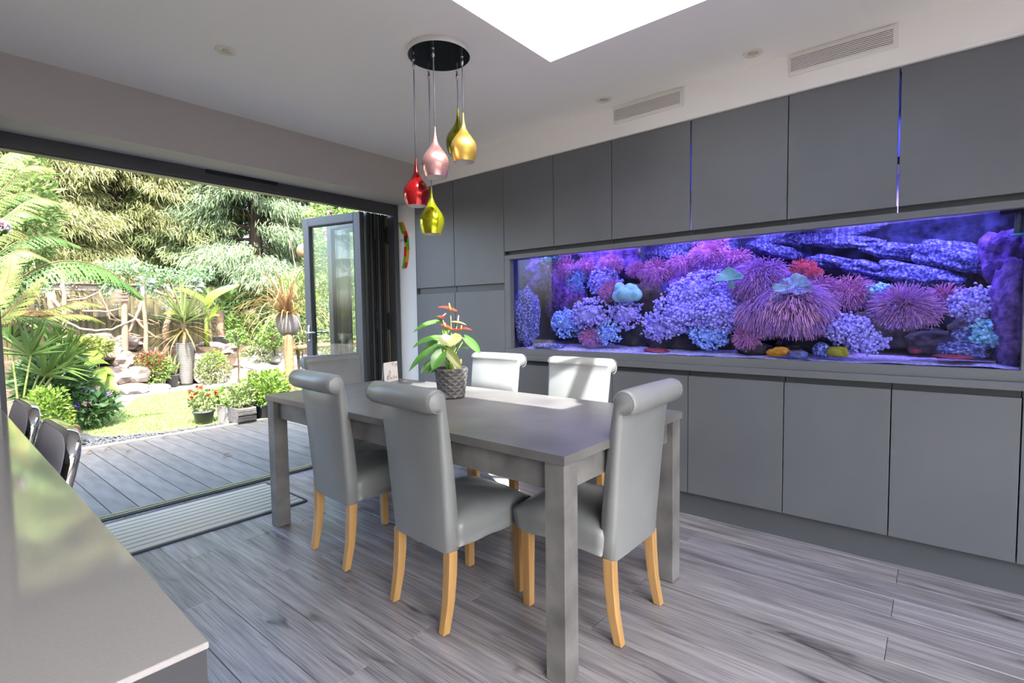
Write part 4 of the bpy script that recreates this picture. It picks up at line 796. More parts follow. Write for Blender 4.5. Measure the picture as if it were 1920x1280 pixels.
P = RNG.uniform((1.0, 6.1), (6.6, 11.2), (60000, 2)); P = P[inside(P, lawn_poly)]; keep = RNG.uniform(size=len(P)) < np.clip(1.6-(P[:, 1]-6.5)*.2, .35, 1); P = P[keep]; n = len(P)
D = RNG.normal(size=(n, 3))*.45; D[:, 2] = 1; D /= np.linalg.norm(D, axis=1)[:, None]
tag(MB().quads(np.column_stack([P, np.full(n, GZ+.002)]), D, perp(D), RNG.uniform(.018, .04, n), RNG.uniform(.005, .009, n)).build('grass', 'grass_blade'), 'short sunlit green grass of the lawn beyond the decking', 'grass', kind='stuff')
# slate chips between decking and lawn
struct(MB().box((-3, 6.13, -.1), (7.5, 6.75, GZ-.006)).box((-3, 6.7, -.1), (1.5, 7.3, GZ-.006)).build('gravel_bed', 'slate_bed'))
P = RNG.uniform((.5, 6.13), (6, 7.5), (14000, 2)); q = (~inside(P, lawn_poly)) & (P[:, 1] < 6.55+np.clip((1.9-P[:, 0])*.55, 0, 1.0)+.05*RNG.normal(size=len(P))); P = P[q][:5200]; mb = MB(); V, Fs = ICO[1]
V8 = np.array([(1, 0, 0), (0, 1, 0), (-1, 0, 0), (0, -1, 0), (0, 0, .5), (0, 0, -.5)]); F8 = [(0, 1, 4), (1, 2, 4), (2, 3, 4), (3, 0, 4), (1, 0, 5), (2, 1, 5), (3, 2, 5), (0, 3, 5)]
for x, y in P:
    a = random.uniform(0, 6.3); s1_, s2_ = random.uniform(.010, .026), random.uniform(.008, .016); ca_, sa_ = math.cos(a), math.sin(a)
    v = V8*np.array([s1_, s2_, .018]); mb.add(np.stack([v[:, 0]*ca_-v[:, 1]*sa_+x, v[:, 0]*sa_+v[:, 1]*ca_+y, v[:, 2]+GZ-.004+random.uniform(0, .012)], 1), F8)
tag(mb.build('gravel', 'slate_chip'), 'dark slate chippings between the decking edge and the lawn', 'gravel', kind='stuff')
struct(MB().box((-6, 6.13, -.1), (1.15, 12.5, GZ-.002)).box((-6, 9.6, -.1), (2.0, 12.5, GZ)).build('flower_bed_ground', 'earth'))
# fence of boards behind
fence = thing('board_fence', 'mottled brown board fence behind the dead branches', 'fence', (4, 12.75, GZ)); fb = None
for k in range(64):
    x = -5+k*.205-0
    fb_ = MB().box((0, -.012, 0), (.196, .012, 1.95)).build('board', 'fence_board', fence, loc=(x-0, .006*((k*5) % 3), 0)) if fb is None else instance(fb, 'board', fence, (x, .006*((k*5) % 3), 0)); fb = fb or fb_
for z in (.4, 1.5): MB().box((-5, .02, z), (8.2, .07, z+.09)).build('fence_rail', 'bark_dark', fence)
bm_ = thing('aviary_beam', 'pale weathered timber beam on posts above the branches', 'beam', (2.0, 12.0, 1.72))
MB().box((-3.5, -.06, 0), (2.2, .06, .125)).build('beam', 'beam_wood', bm_, bevel=.008)
MB().box((-3.5, -.12, .12), (2.2, .3, .15)).build('capping', 'beam_wood', bm_)
def branch(name, label, pts, rads, m='branch_bark', cat='branch', group=None, y=None, n=7):
    P_ = [pt(px, py, 1, yy) for px, py, yy in pts]; o = P_[0].copy(); Q = [p-o for p in P_]; S_ = []; RR = []
    for i in range(len(Q)-1):
        for k in range(3): S_.append(Q[i].lerp(Q[i+1], k/3)+Vector((random.uniform(-1, 1), 0, random.uniform(-1, 1)))*rads*.35); RR.append(rads*(1-.45*(i+k/3)/len(Q)))
    S_.append(Q[-1]); RR.append(rads*.5); return tag(MB().tube(S_, RR, n).build(name, m, loc=o, smooth=True), label, cat, group)
GB = 'bare climbing branches in front of the fence'
for i, (pts, r, lab) in enumerate(((((121, 742, 11), (120, 650, 11), (119, 560, 11), (118, 525, 11)), .045, 'upright bare trunk behind the fan palm'), (((236, 690, 11), (234, 620, 11), (232, 560, 11), (230, 520, 11)), .06, 'thick upright bare trunk with a lashed bundle of sticks'), (((276, 672, 11), (271, 600, 11), (268, 540, 11)), .042, 'straight pale pole left of the ribbed pot plant'),
        (((309, 665, 11.2), (313, 620, 11.2), (320, 580, 11.2), (330, 560, 11.2)), .07, 'pale forked trunk behind the ribbed pot plant'), (((330, 560, 11.2), (320, 545, 11.2), (312, 538, 11.2)), .045, 'short left fork of the pale trunk'), (((328, 560, 11.2), (345, 556, 11.2), (362, 560, 11.2)), .028, 'right fork of the pale trunk'), (((288, 545, 11.2), (310, 552, 11.2), (326, 560, 11.2)), .03, 'left side arm of the pale trunk'),
        (((96, 545, 11.4), (103, 580, 11.4), (96, 600, 11.4)), .07, 'stout stump left of the upright trunk'), (((100, 560, 11.3), (118, 580, 11.05), (128, 602, 11.0)), .03, 'leaning white stick near the stump'), (((120, 564, 11), (160, 560, 11.1), (185, 548, 11.2), (203, 528, 11.2)), .018, 'curved branch rising to the right from the upright trunk'), (((186, 548, 11.2), (200, 575, 11.2), (206, 598, 11.2), (230, 604, 11.1)), .016, 'thin hooked branch beside the lashed trunk'),
        (((155, 583, 11), (200, 584, 11), (228, 578, 11)), .02, 'level perch branch left of the lashed trunk'), (((205, 585, 11.1), (215, 596, 11.1), (233, 604, 11.1)), .013, 'short slanting branch under the perch'), (((240, 588, 11), (262, 600, 11), (285, 608, 11), (300, 606, 11.1)), .014, 'thin twig right of the lashed trunk'), (((268, 545, 11), (262, 575, 11), (256, 595, 11), (244, 618, 11), (225, 635, 11)), .03, 'long bent branch crossing the straight pole'),
        (((252, 596, 11), (270, 615, 11), (290, 632, 11), (318, 640, 11.1)), .026, 'white branch sloping down behind the ribbed pot plant'), (((262, 630, 11), (245, 625, 11), (200, 645, 11), (190, 648, 11)), .014, 'dark stick leaning on the rocks'), (((278, 598, 11), (296, 606, 11), (298, 600, 11)), .014, 'short twig between pole and pale trunk'), (((242, 628, 11), (258, 634, 11), (290, 630, 11), (300, 632, 11)), .011, 'thin drooping twig in front of the dark fence'),
        (((262, 560, 11.2), (240, 548, 11.2), (215, 545, 11.2)), .014, 'twig high behind the lashed trunk'), (((76, 545, 11.4), (100, 555, 11.4), (112, 565, 11.4)), .012, 'thin twig above the stump'), (((119, 552, 11.0), (160, 558, 11.1), (180, 560, 11.2), (200, 580, 11.1)), .010, 'thin twig before the fence middle'), (((284, 690, 11), (292, 650, 11), (294, 660, 11)), .012, 'broken upright stake near the red shrub'))):
    branch('bare_branch', 'bare branch, '+lab, pts, r, group=GB)
branch('rope', 'pale thick rope slung between two bare trunks', ((126, 604, 10.95), (150, 615, 10.95), (180, 620, 10.95), (210, 617, 10.95), (240, 604, 10.95), (255, 596, 10.95)), .018, 'rope_white', 'rope')
branch('chain', 'thin grey chain hanging in front of the fence', ((211, 520, 11.2), (208, 550, 11.2), (203, 580, 11.2)), .008, 'chain_grey', 'chain')
sb_ = thing('stick_bundle', 'bundle of sticks lashed to the thick bare trunk', 'bundle', pt(226, 556, 1, 10.95))
for k in range(9): MB().tube([(-.10, 0, .02*k-.08), (.10, -.03+.01*(k % 3), .02*k-.07)], .009, 5).build('stick', 'branch_bark', sb_)
# rocks: formation on the left, terrace wall on the right
for i, (px, py, rx, ry, y, m) in enumerate(((205, 655, 24, 18, 11.3, 'brown_rock'), (232, 680, 24, 22, 11.2, 'brown_rock'), (215, 705, 30, 18, 11.0, 'brown_rock'), (250, 705, 22, 20, 11.0, 'brown_rock'), (180, 640, 26, 14, 11.6, 'brown_rock'), (240, 645, 22, 16, 11.5, 'brown_rock'), (245, 728, 28, 12, 10.8, 'garden_rock'), (285, 727, 30, 11, 10.9, 'garden_rock'), (205, 735, 22, 12, 10.9, 'brown_rock'), (165, 668, 24, 20, 11.4, 'brown_rock'),
        (375, 690, 22, 28, 11.2, 'garden_rock'), (405, 712, 30, 16, 11.0, 'garden_rock'), (450, 712, 34, 18, 10.9, 'garden_rock'), (500, 705, 34, 20, 10.8, 'garden_rock'), (548, 695, 34, 24, 10.7, 'garden_rock'), (470, 682, 30, 14, 11.1, 'garden_rock'), (515, 675, 32, 14, 11.1, 'garden_rock'), (425, 655, 26, 12, 11.5, 'garden_rock'), (470, 655, 28, 12, 11.5, 'garden_rock'), (400, 650, 18, 10, 11.6, 'garden_rock'), (590, 690, 30, 26, 10.6, 'garden_rock'), (640, 690, 34, 26, 10.4, 'garden_rock'))):
    c = np.array(pt(px, py, 1, y)); s = F_PX/((Vector(c)-CO).dot(CF)); P_, Fs = rockmesh((0, 0, 0), (rx/s, .38, ry/s*1.1), 200+i, 3, .22, 1)
    tag(MB().add(P_+c, Fs).build('boulder', m, origin=c), ('brown weathered boulder of the rockery, ' if m == 'brown_rock' else 'pale grey boulder of the terrace wall, ')+['upper left one', 'one with a hollow beside the trunk', 'low middle one', 'lower right one beside the red shrub', 'far top one', 'one under the rope', 'pale flat one at the gravel path', 'flat one left of the small black pot', 'lowest left one by the big leaves', 'one behind the yellow shrub',
        'tall one right of the ribbed pot', 'low one beside the lawn edge', 'long one under the rose stem', 'long one left of the wooden post', 'one behind the wooden post', 'one behind the rose stem', 'one right of the rose stem', 'one under the potted palm', 'one under the leafy pots', 'small one behind the banana', 'one seen through the door glass', 'one at the foot of the rose bush'][i], 'rock', 'rocks of the rockery')
struct(MB().box((3.6, 11.2, -.1), (9, 12.6, .62)).box((1.0, 11.7, -.1), (3.2, 12.6, .5)).build('terrace_ground', 'earth'))
# ---- plants
def scatter(mb, c, R, n, ln, wd, up=.3, shell=.75, rng=RNG, drop=.15, seed=0):
    D = rnd_dirs(n, rng); rad = rng.uniform(shell**3, 1, n)**(1/3)*(1+.22*vnoise(D, 3.0, seed)); B = np.asarray(c)+D*np.asarray(R)*rad[:, None]
    E = D*.8+rnd_dirs(n, rng)*.7; E[:, 2] += up; E /= np.linalg.norm(E, axis=1)[:, None]
    mb.quads(B, E, perp(E, rng), rng.uniform(.6, 1.2, n)*ln, rng.uniform(.7, 1.15, n)*wd, drop)
def blooms(mb, c, R, n, r, rng=RNG, front=True, top=0):
    D = rnd_dirs(n, rng); D[:, 1] = -np.abs(D[:, 1]) if front else D[:, 1]; D[:, 2] = np.abs(D[:, 2])*(.4+top); D /= np.linalg.norm(D, axis=1)[:, None]
    for d in D:
        p = np.asarray(c)+d*np.asarray(R)*rng.uniform(.92, 1.08); k = 9; E = rnd_dirs(k, rng)*.75+d; E /= np.linalg.norm(E, axis=1)[:, None]
        mb.quads(np.repeat(p[None], k, 0), E, perp(E, rng), rng.uniform(.7, 1.1, k)*r, rng.uniform(.7, 1, k)*r, 0)
def bush(name, label, cat, px, py, rx, ry, y, n, ln, wd, m, flowers=None, m2=None, seed=0, dy=None, ground=GZ, up=.3, shell=.55, group=None, drop=.15):
    c = np.array(pt(px, py, 1, y)); s = F_PX/((Vector(c)-CO).dot(CF)); R = np.array([rx/s, dy or rx/s*.8, ry/s]); g = ground if ground is not None else c[2]-R[2]
    t = thing(name, label, cat, (c[0], c[1], g), group=group); rng = np.random.default_rng(500+seed); cc = np.array([0, 0, c[2]-g])
    f = MB(); scatter(f, cc, R, n, ln, wd, up, shell, rng, drop, seed); f.build('foliage', m, t, kind='stuff')
    if m2: f = MB(); scatter(f, cc+np.array([0, -.02, R[2]*.55]), R*np.array([.8, .8, .55]), n//4, ln, wd, up, .5, rng, drop, seed+1); f.build('new_growth', m2, t, kind='stuff')
    st = MB()
    for k in range(7):
        d = rnd_dirs(1, rng)[0]; e = cc+d*R*.7; e[2] = max(e[2], cc[2]-.2*R[2]); st.tube([(d[0]*.03, d[1]*.03, 0), tuple(cc*.5+e*.25+np.array([0, 0, -.0])), tuple(e)], [.012, .009, .004], 5)
    st.build('stems', 'bark_dark', t)
    if flowers:
        f = MB(); blooms(f, cc, R, flowers[0], flowers[2], rng, top=flowers[3] if len(flowers) > 3 else .4); f.build('blossoms', flowers[1], t, kind='stuff')
    return t
def frond_into(mb, P_, plen, ang=.9, hang=.5, npin=40, wd=.015, sub=True, side=Vector((0, 1, 0)), sm=None):
    "fern frond: rachis through P_, pinnae on both sides made of small leaflets"
    pts = []; 
    for i in range(len(P_)-1):
        p0, p1, p2, p3 = P_[max(i-1, 0)], P_[i], P_[i+1], P_[min(i+2, len(P_)-1)]
        for k in range(10):
            t = k/10; pts.append(.5*((2*p1)+(p2-p0)*t+(2*p0-5*p1+4*p2-p3)*t*t+(3*p1-p0-3*p2+p3)*t**3))
    pts.append(P_[-1]); Nn = len(pts); 
    if sm is not None: sm.tube(pts, [.011*(1-.85*i/Nn) for i in range(Nn)], 5)
    B, D, S, L, W = [], [], [], [], []; tot = sum((pts[k+1]-pts[k]).length for k in range(Nn-1)); gap = tot/npin
    for i in range(npin):
        f = .05+.95*i/npin; q = f*(Nn-1); k = min(int(q), Nn-2); p = pts[k].lerp(pts[k+1], q-k); tg = (pts[k+1]-pts[k]).normalized()
        ln = plen*(.35+.65*math.sin(math.pi*min(1, .15+f*.6)))*(1-f**3*.85)*random.uniform(.9, 1.1)
        sd = tg.cross(Vector((0, 0, 1))); sd = sd.normalized() if sd.length > .1 else side
        for s in (-1, 1):
            d = (sd*s*ang+tg*.55+Vector((0, 0, -hang+random.uniform(-.12, .12)))).normalized(); cr = d.cross(tg).normalized(); ac = d.cross(cr).normalized()
            B.append(p); D.append(d); S.append(ac); L.append(ln); W.append(gap*.62)
            nn = 6
            for j in range(nn):
                u = (j+.3)/nn; pp_ = p+d*ln*u*.95+Vector((0, 0, -.12*ln*u*u)); w_ = gap*.85*(1-u*.7)
                for ss in (-1, 1): B.append(pp_); D.append((ac*ss+d*.7).normalized()); S.append(d); L.append(w_); W.append(ln/nn*.75)
    mb.quads(np.array(B), np.array(D), np.array(S), np.array(L), np.array(W), .05)
fern = thing('tree_fern', 'large tree fern with long arching fronds left of the lawn', 'fern', (.15, 6.6, GZ))
fo = Vector(fern.location); MB().tube([(0, 0, 0), (.02, 0, .6), (0, 0, 1.25)], [.10, .09, .11], 10).build('trunk', 'bark_dark', fern)
fronds = [(((-40, 590), (40, 520), (110, 490), (180, 497), (235, 528), (268, 558)), 6.5, .26, 'fern_dark', .45, 1.0), (((-40, 600), (15, 588), (90, 580), (150, 566), (192, 574)), 7.2, .17, 'fern_yellow', .8, .55), (((-30, 605), (60, 594), (120, 590), (165, 592), (196, 606)), 7.0, .16, 'fern_yellow', .8, .5), (((-30, 600), (40, 592), (90, 600), (146, 620)), 6.8, .15, 'fern_green', .8, .5),
    (((-20, 610), (15, 585), (45, 555), (80, 520)), 6.3, .20, 'fern_yellow', .9, .1), (((-30, 560), (10, 530), (30, 490), (42, 450)), 6.6, .16, 'fern_green', .9, .2), (((-40, 470), (20, 400), (70, 372), (125, 385)), 6.9, .20, 'fern_green', .7, .6), (((-40, 420), (10, 350), (55, 312), (100, 318)), 7.2, .20, 'fern_yellow', .7, .6), (((-40, 500), (30, 455), (85, 440), (150, 462)), 7.0, .20, 'fern_dark', .6, .7), (((-40, 380), (10, 310), (40, 280), (80, 285)), 7.6, .2, 'fern_green', .7, .6),
    (((-30, 612), (10, 600), (60, 585), (100, 588)), 6.9, .12, 'fern_brown', .8, .5), (((-30, 610), (0, 560), (15, 520), (22, 480)), 6.2, .16, 'fern_yellow', .9, .1), (((-40, 445), (5, 410), (40, 395), (85, 412)), 6.6, .17, 'fern_dark', .7, .6), (((-40, 345), (0, 300), (30, 285), (66, 300)), 7.0, .18, 'fern_green', .7, .6), (((-40, 520), (10, 480), (50, 470), (95, 490)), 6.4, .17, 'fern_green', .7, .6), (((-40, 400), (15, 370), (60, 362), (105, 390)), 7.6, .18, 'fern_dark', .7, .6), (((-40, 470), (0, 440), (30, 432), (62, 450)), 7.8, .18, 'fern_yellow', .7, .6)]
for pts, y, pl_, m, ang, hang in fronds:
    f = MB(); sm_ = MB(); P_ = [pt(px, py, 1, y+.06*k)-fo for k, (px, py) in enumerate(pts)]; frond_into(f, P_, pl_, ang, hang, sm=sm_); o = f.build('frond', m, fern); sm_.build('rachis', 'fern_brown', o)
def fan_palm(name, label, hub_list, y, m, foot, pot_=None):
    o = pt(*foot, 1, y); t = thing(name, label, 'palm', o)
    for (hx, hy, dy_, rad, a0, a1, nb) in hub_list:
        h = pt(hx, hy, 1, y+dy_)-o; f = MB()
        for k in range(nb):
            a = R_(a0+(a1-a0)*k/(nb-1)); d = CR*math.cos(a)+CU*math.sin(a)+Vector((random.uniform(-.25, .25), -.25, random.uniform(-.05, .05))); f.ribbon(h, d, rad*random.uniform(.85, 1.1), .032, .35, 7, side=d.cross(Vector((0, 1, .3))), fold=.5)
        b = f.build('fan_leaf', m, t, smooth=False)
        MB().tube([Vector((0, 0, 0)), h*.5+Vector((0, 0, .02)), h], [.011, .009, .007], 6).build('petiole', 'fern_yellow', t, smooth=True)
    return t
fan_palm('fan_palm', 'fan palm with stiff radiating leaves at the left of the garden', ((58, 666, 0, .38, 10, 175, 22), (112, 690, .5, .40, -20, 120, 20), (20, 640, .6, .36, 0, 150, 18), (85, 705, .3, .36, -10, 170, 18), (130, 665, .8, .34, -30, 110, 16), (100, 640, 1.0, .36, 0, 140, 16)), 6.6, 'palm_green', (38, 790))
bush('leafy_shrub', 'dark tangled shrub behind the fan palm', 'shrub', 95, 715, 50, 50, 7.6, 1500, .16, .035, 'dark_leaf', seed=1, up=.6)
bush('leafy_shrub', 'tall loose greenery at the left edge above the palm', 'shrub', 30, 400, 60, 110, 8.6, 2600, .12, .04, 'fern_green', seed=2, dy=.5)
bush('leafy_shrub', 'bright yellow green leafy shrub beside the bar stools', 'shrub', 88, 790, 40, 60, 6.5, 1300, .055, .028, 'bright_leaf', seed=3, up=.5, m2='bright_leaf')
bush('leafy_shrub', 'violet flowering shrub with dark glossy leaves at the lawn corner', 'shrub', 160, 765, 46, 32, 7.5, 700, .10, .055, 'dark_leaf', flowers=(9, 'petal_violet', .05, .6), seed=4, up=.4)
bush('leafy_shrub', 'yellow green feathery shrub in front of the brown rocks', 'shrub', 165, 650, 36, 16, 10.6, 700, .12, .035, 'fern_yellow', seed=5, ground=GZ)
bush('leafy_shrub', 'red tipped evergreen shrub left of the ribbed pot', 'shrub', 285, 695, 32, 34, 10.9, 1700, .06, .03, 'mid_leaf', m2='red_leaf', seed=6)
bush('leafy_shrub', 'sprawling pale leaved plant over the terrace rocks', 'shrub', 400, 690, 28, 30, 10.7, 900, .06, .035, 'pale_leaf', seed=7, m2='bright_leaf', ground=.0)
bush('leafy_shrub', 'low pale plant between the terrace boulders right of the rose stem', 'shrub', 490, 660, 36, 20, 10.9, 800, .06, .035, 'pale_leaf', seed=8, ground=.3, flowers=(6, 'petal_white', .04))
bush('leafy_shrub', 'leafy plant below the striped bowl pot', 'shrub', 512, 625, 26, 26, 10.6, 700, .08, .04, 'mid_leaf', seed=9, ground=.4)
bush('leafy_shrub', 'green shrub with rusty shoots beside the potted palm', 'shrub', 468, 612, 20, 28, 11.2, 420, .11, .035, 'mid_leaf', m2='ivy_brown', seed=10, ground=.65)
bush('leafy_shrub', 'dark shrub in the shade behind the potted palm', 'shrub', 460, 575, 50, 45, 12.2, 900, .12, .05, 'dark_leaf', seed=11, ground=.6)
bush('leafy_shrub', 'fine leaved yellow green shrub behind the wooden post', 'shrub', 560, 590, 48, 70, 8.9, 3000, .07, .025, 'pale_leaf', m2='bright_leaf', seed=12)
bush('rose_bush', 'tall climbing rose with pale pink blooms seen through the open glass leaf', 'rose bush', 640, 470, 75, 100, 9.0, 5200, .075, .05, 'rose_leaf', flowers=(46, 'petal_pink', .09, .5), seed=13, dy=.9)
bush('leafy_shrub', 'yellowish leafy shrub below the climbing rose', 'shrub', 650, 640, 60, 60, 8.4, 2400, .09, .03, 'pale_leaf', seed=14)
ros = bush('rose_bloom_spray', 'white and pink rose spray at the extreme left edge', 'rose', -4, 428, 10, 12, 6.0, 60, .05, .035, 'fern_dark', seed=15, ground=None, flowers=(3, 'petal_white', .055)); 
f = MB(); blooms(f, (0, -.02, .02), (.05, .05, .05), 3, .05); f.build('pink_petals', 'petal_magenta', ros, kind='stuff')
ho = thing('broad_leaf_hosta', 'bright yellow green plant with huge rounded leaves beside the lawn', 'hosta', pt(165, 745, 1, 8.3)); oo = Vector(ho.location)
for k, (b, tp_, wd, dy_) in enumerate((((165, 715), (224, 736), .25, -.45), ((168, 703), (214, 705), .24, -.3), ((160, 690), (206, 683), .24, -.05), ((155, 684), (192, 664), .24, .25), ((152, 690), (122, 706), .26, -.35), ((150, 682), (138, 664), .24, .2), ((165, 700), (196, 722), .22, -.55), ((150, 697), (158, 724), .24, -.6), ((158, 680), (172, 660), .24, .4))):
    B = pt(*b, 1, 8.3+dy_*.3)-oo; T = pt(*tp_, 1, 8.3+dy_)-oo; MB().leaf(B, T, wd, (.35*math.sin(k*2.1), -.55-.3*math.cos(k*1.7), 1), .16, .22, 'ovate', 9).build('leaf', 'hosta_leaf', ho, smooth=True); MB().tube([(0, 0, 0), B*.6, B], .008, 5).build('stalk', 'fern_yellow', ho)
bh = thing('blue_hosta', 'blue green ribbed leaf plant under the violet flowers', 'hosta', pt(190, 785, 1, 7.7)); oo = Vector(bh.location)
for k in range(12):
    a = k*.9; d = Vector((math.cos(a)*.20, math.sin(a)*.16-.05, .12+.05*(k % 3))); MB().leaf(d*.25, d, .12, (0, -.3, 1), .15, .15, 'ovate', 7).build('leaf', 'ivy_grey' if k % 4 == 0 else 'dark_leaf', bh, smooth=True)
def fernlet(label, foot, y, m, tips, pl_=.07):
    o = pt(*foot, 1, y); t = thing('ground_fern', label, 'fern', o)
    for tx, ty in tips: e = pt(tx, ty, 1, y-.05)-o; f = MB(); frond_into(f, [Vector((0, 0, 0)), e*.5+Vector((0, 0, .06)), e], pl_, .9, .3, 22, .008); f.build('frond', m, t)
fernlet('small rust coloured fern leaning over the lawn edge', (205, 772), 7.9, 'fern_brown', ((240, 752), (235, 765), (215, 745), (200, 750)))
fernlet('dark red fern at the gravel beside the stools', (120, 800), 6.9, 'red_leaf', ((155, 812), (150, 800), (140, 790)))
ir = thing('sword_leaf_clump', 'clump of upright sword leaves before the brown rocks', 'plant', pt(160, 690, 1, 10.2)); f = MB()
for k in range(22): f.ribbon((random.uniform(-.18, .18), random.uniform(-.1, .1), 0), (random.uniform(-.25, .25), 0, 1), random.uniform(.3, .5), .03, .3, 5)
f.build('foliage', 'bright_leaf', ir, kind='stuff')
# cordyline in the ribbed pot
rp = thing('potted_cordyline', 'spiky cordyline in a tall ribbed grey pot at the lawn far edge', 'potted plant', (3.49, 11.0, GZ)); V = []
pr = []
for k in range(23): z = .02+.735*k/22; r = .105+.052*k/22; pr += [(r-.004, z), (r+.004, z+.012), (r+.004, z+.024)]
MB().lathe([(0, 0), (.10, 0)]+pr+[(.165, .79), (.15, .79), (.14, .70), (0, .70)], n=32).build('ribbed_pot', 'pot_ribbed', rp, smooth=True)
MB().tube([(0, 0, .70), (.01, 0, .95), (0, 0, 1.18)], [.05, .045, .05], 9).build('trunk', 'branch_bark', rp)
for nm, m, n_, e0, e1, z, L_, dr in (('green_leaves', 'cordyline_leaf', 95, 5, 88, 1.2, (.6, .82), .55), ('drooping_leaves', 'cordyline_dry', 40, -35, 15, 1.05, (.45, .7), 1.3)):
    f = MB()
    for k in range(n_):
        a, e = random.uniform(0, 6.28), R_(random.uniform(e0, e1)); d = Vector((math.cos(a)*math.cos(e), math.sin(a)*math.cos(e), math.sin(e))); f.ribbon(Vector((0, 0, z+random.uniform(-.06, .06)))+d*.03, d, random.uniform(*L_), .034, dr, 7)
    f.build(nm, m, rp, kind='stuff')
def simple_pot(name, label, loc, r0, r1, h, m, cat='potted plant', leaves=None, lm='mid_leaf', rim=True):
    t = thing(name, label, cat, loc); MB().lathe([(0, 0), (r0, 0), (r1, h-.02), (r1+(.012 if rim else 0), h-.02), (r1+(.012 if rim else 0), h), (r1-.012, h), (r1-.02, h*.85), (0, h*.85)], n=24).build('flowerpot', m, t, smooth=True, bevel=0)
    if leaves: f = MB(); leaves(f, h); f.build('foliage', lm, t, kind='stuff')
    return t
def strap(n, L_, w_, dr, e=(30, 85), dx=.05):
    def fn(f, h):
        for k in range(n):
            a, el = random.uniform(0, 6.28), R_(random.uniform(*e)); f.ribbon((random.uniform(-dx, dx), random.uniform(-dx, dx), h*.85), (math.cos(a)*math.cos(el), math.sin(a)*math.cos(el), math.sin(el)), random.uniform(.6, 1)*L_, w_, dr, 6)
    return fn
def leafy(n, R, ln, wd, zc, seed=0):
    return lambda f, h: scatter(f, (0, 0, h+zc), R, n, ln, wd, .5, .3, np.random.default_rng(900+seed), .1, seed)
simple_pot('potted_yucca', 'small black pot with strap leaves beside the ribbed pot', (3.22, 10.9, GZ), .085, .115, .22, 'pot_black', leaves=strap(26, .55, .045, .8), lm='cordyline_leaf')
simple_pot('potted_palm', 'fan palm in a wide black pot on the rock terrace', (4.30, 11.45, .62), .13, .16, .20, 'pot_black', leaves=None)
pk = [o for o in bpy.data.objects if o.name.startswith('potted_palm')][0]; MB().tube([(0, 0, .15), (0, 0, .5), (.02, 0, .72)], [.075, .08, .06], 9).build('trunk', 'branch_bark', pk); f = MB()
for q in range(11):
    a, e = random.uniform(0, 6.28), R_(random.uniform(0, 60)); hb = Vector((math.cos(a)*math.cos(e), math.sin(a)*math.cos(e), math.sin(e)))*.32+Vector((0, 0, .74)); hd = hb-Vector((0, 0, .74))
    for k in range(15):
        b = R_(-80+160*k/14); sd = hd.cross(Vector((0, 0, 1))).normalized(); d = hd.normalized()*math.cos(b)+sd*math.sin(b)+Vector((0, 0, .2)); f.ribbon(hb, d, .3, .022, .9, 5, fold=.5)
    f.tube([Vector((0, 0, .70)), hb], .006, 4)
f.build('fan_leaves', 'palm_green', pk, kind='stuff')
simple_pot('terrace_pot', 'blue grey pot with a leafy plant right of the potted palm', (4.62, 11.4, .62), .09, .12, .22, 'pot_black', leaves=leafy(260, (.3, .25, .22), .14, .05, .18, 1), lm='mid_leaf')
bn = thing('banana_plant', 'young banana plant with broad arching leaves behind the cordyline', 'banana plant', pt(388, 655, 1, 11.3)); oo = Vector(bn.location)
top = pt(386, 590, 1, 11.3)-oo; MB().tube([(0, 0, 0), top*.6, top], [.05, .04, .03], 8).build('stem', 'banana_leaf', bn, smooth=True)
for pts, wd, nr_ in ((((386, 605), (384, 570), (360, 552), (326, 540)), .20, (0, -.7, .7)), (((388, 600), (392, 565), (412, 548), (450, 534)), .20, (0, -.7, .7)), (((386, 608), (372, 597), (345, 588), (305, 588)), .17, (0, -.6, .8)), (((388, 605), (398, 590), (406, 578), (410, 570)), .12, (-.4, -.7, .4)), (((388, 610), (394, 598), (402, 592), (412, 592)), .12, (0, -.8, .6))):
    Q = [pt(px, py, 1, 11.3-.12*k)-oo for k, (px, py) in enumerate(pts)]; mb = MB(); V = []; N_ = 16; R2 = []
    for i in range(N_+1):
        t = i/N_*(len(Q)-1); k = min(int(t), len(Q)-2); p0, p1, p2, p3 = Q[max(k-1, 0)], Q[k], Q[k+1], Q[min(k+2, len(Q)-1)]; u = t-k; R2.append(.5*((2*p1)+(p2-p0)*u+(2*p0-5*p1+4*p2-p3)*u*u+(3*p1-p0-3*p2+p3)*u**3))
    for i in range(N_+1):
        tg = (R2[min(i+1, N_)]-R2[max(i-1, 0)]).normalized(); sd = tg.cross(Vector(nr_)).normalized(); up_ = sd.cross(tg); f_ = i/N_; w_ = wd*.5*(0.06 if f_ < .22 else min(1, (f_-.2)*5)**.7*(1-f_**6)); V += [R2[i]+sd*w_+up_*w_*.3, R2[i], R2[i]-sd*w_+up_*w_*.3]
    mb.add([tuple(v) for v in V], [(i*3+j, i*3+j+1, i*3+j+4, i*3+j+3) for i in range(N_) for j in range(2)]).build('leaf', 'banana_leaf', bn, smooth=True)
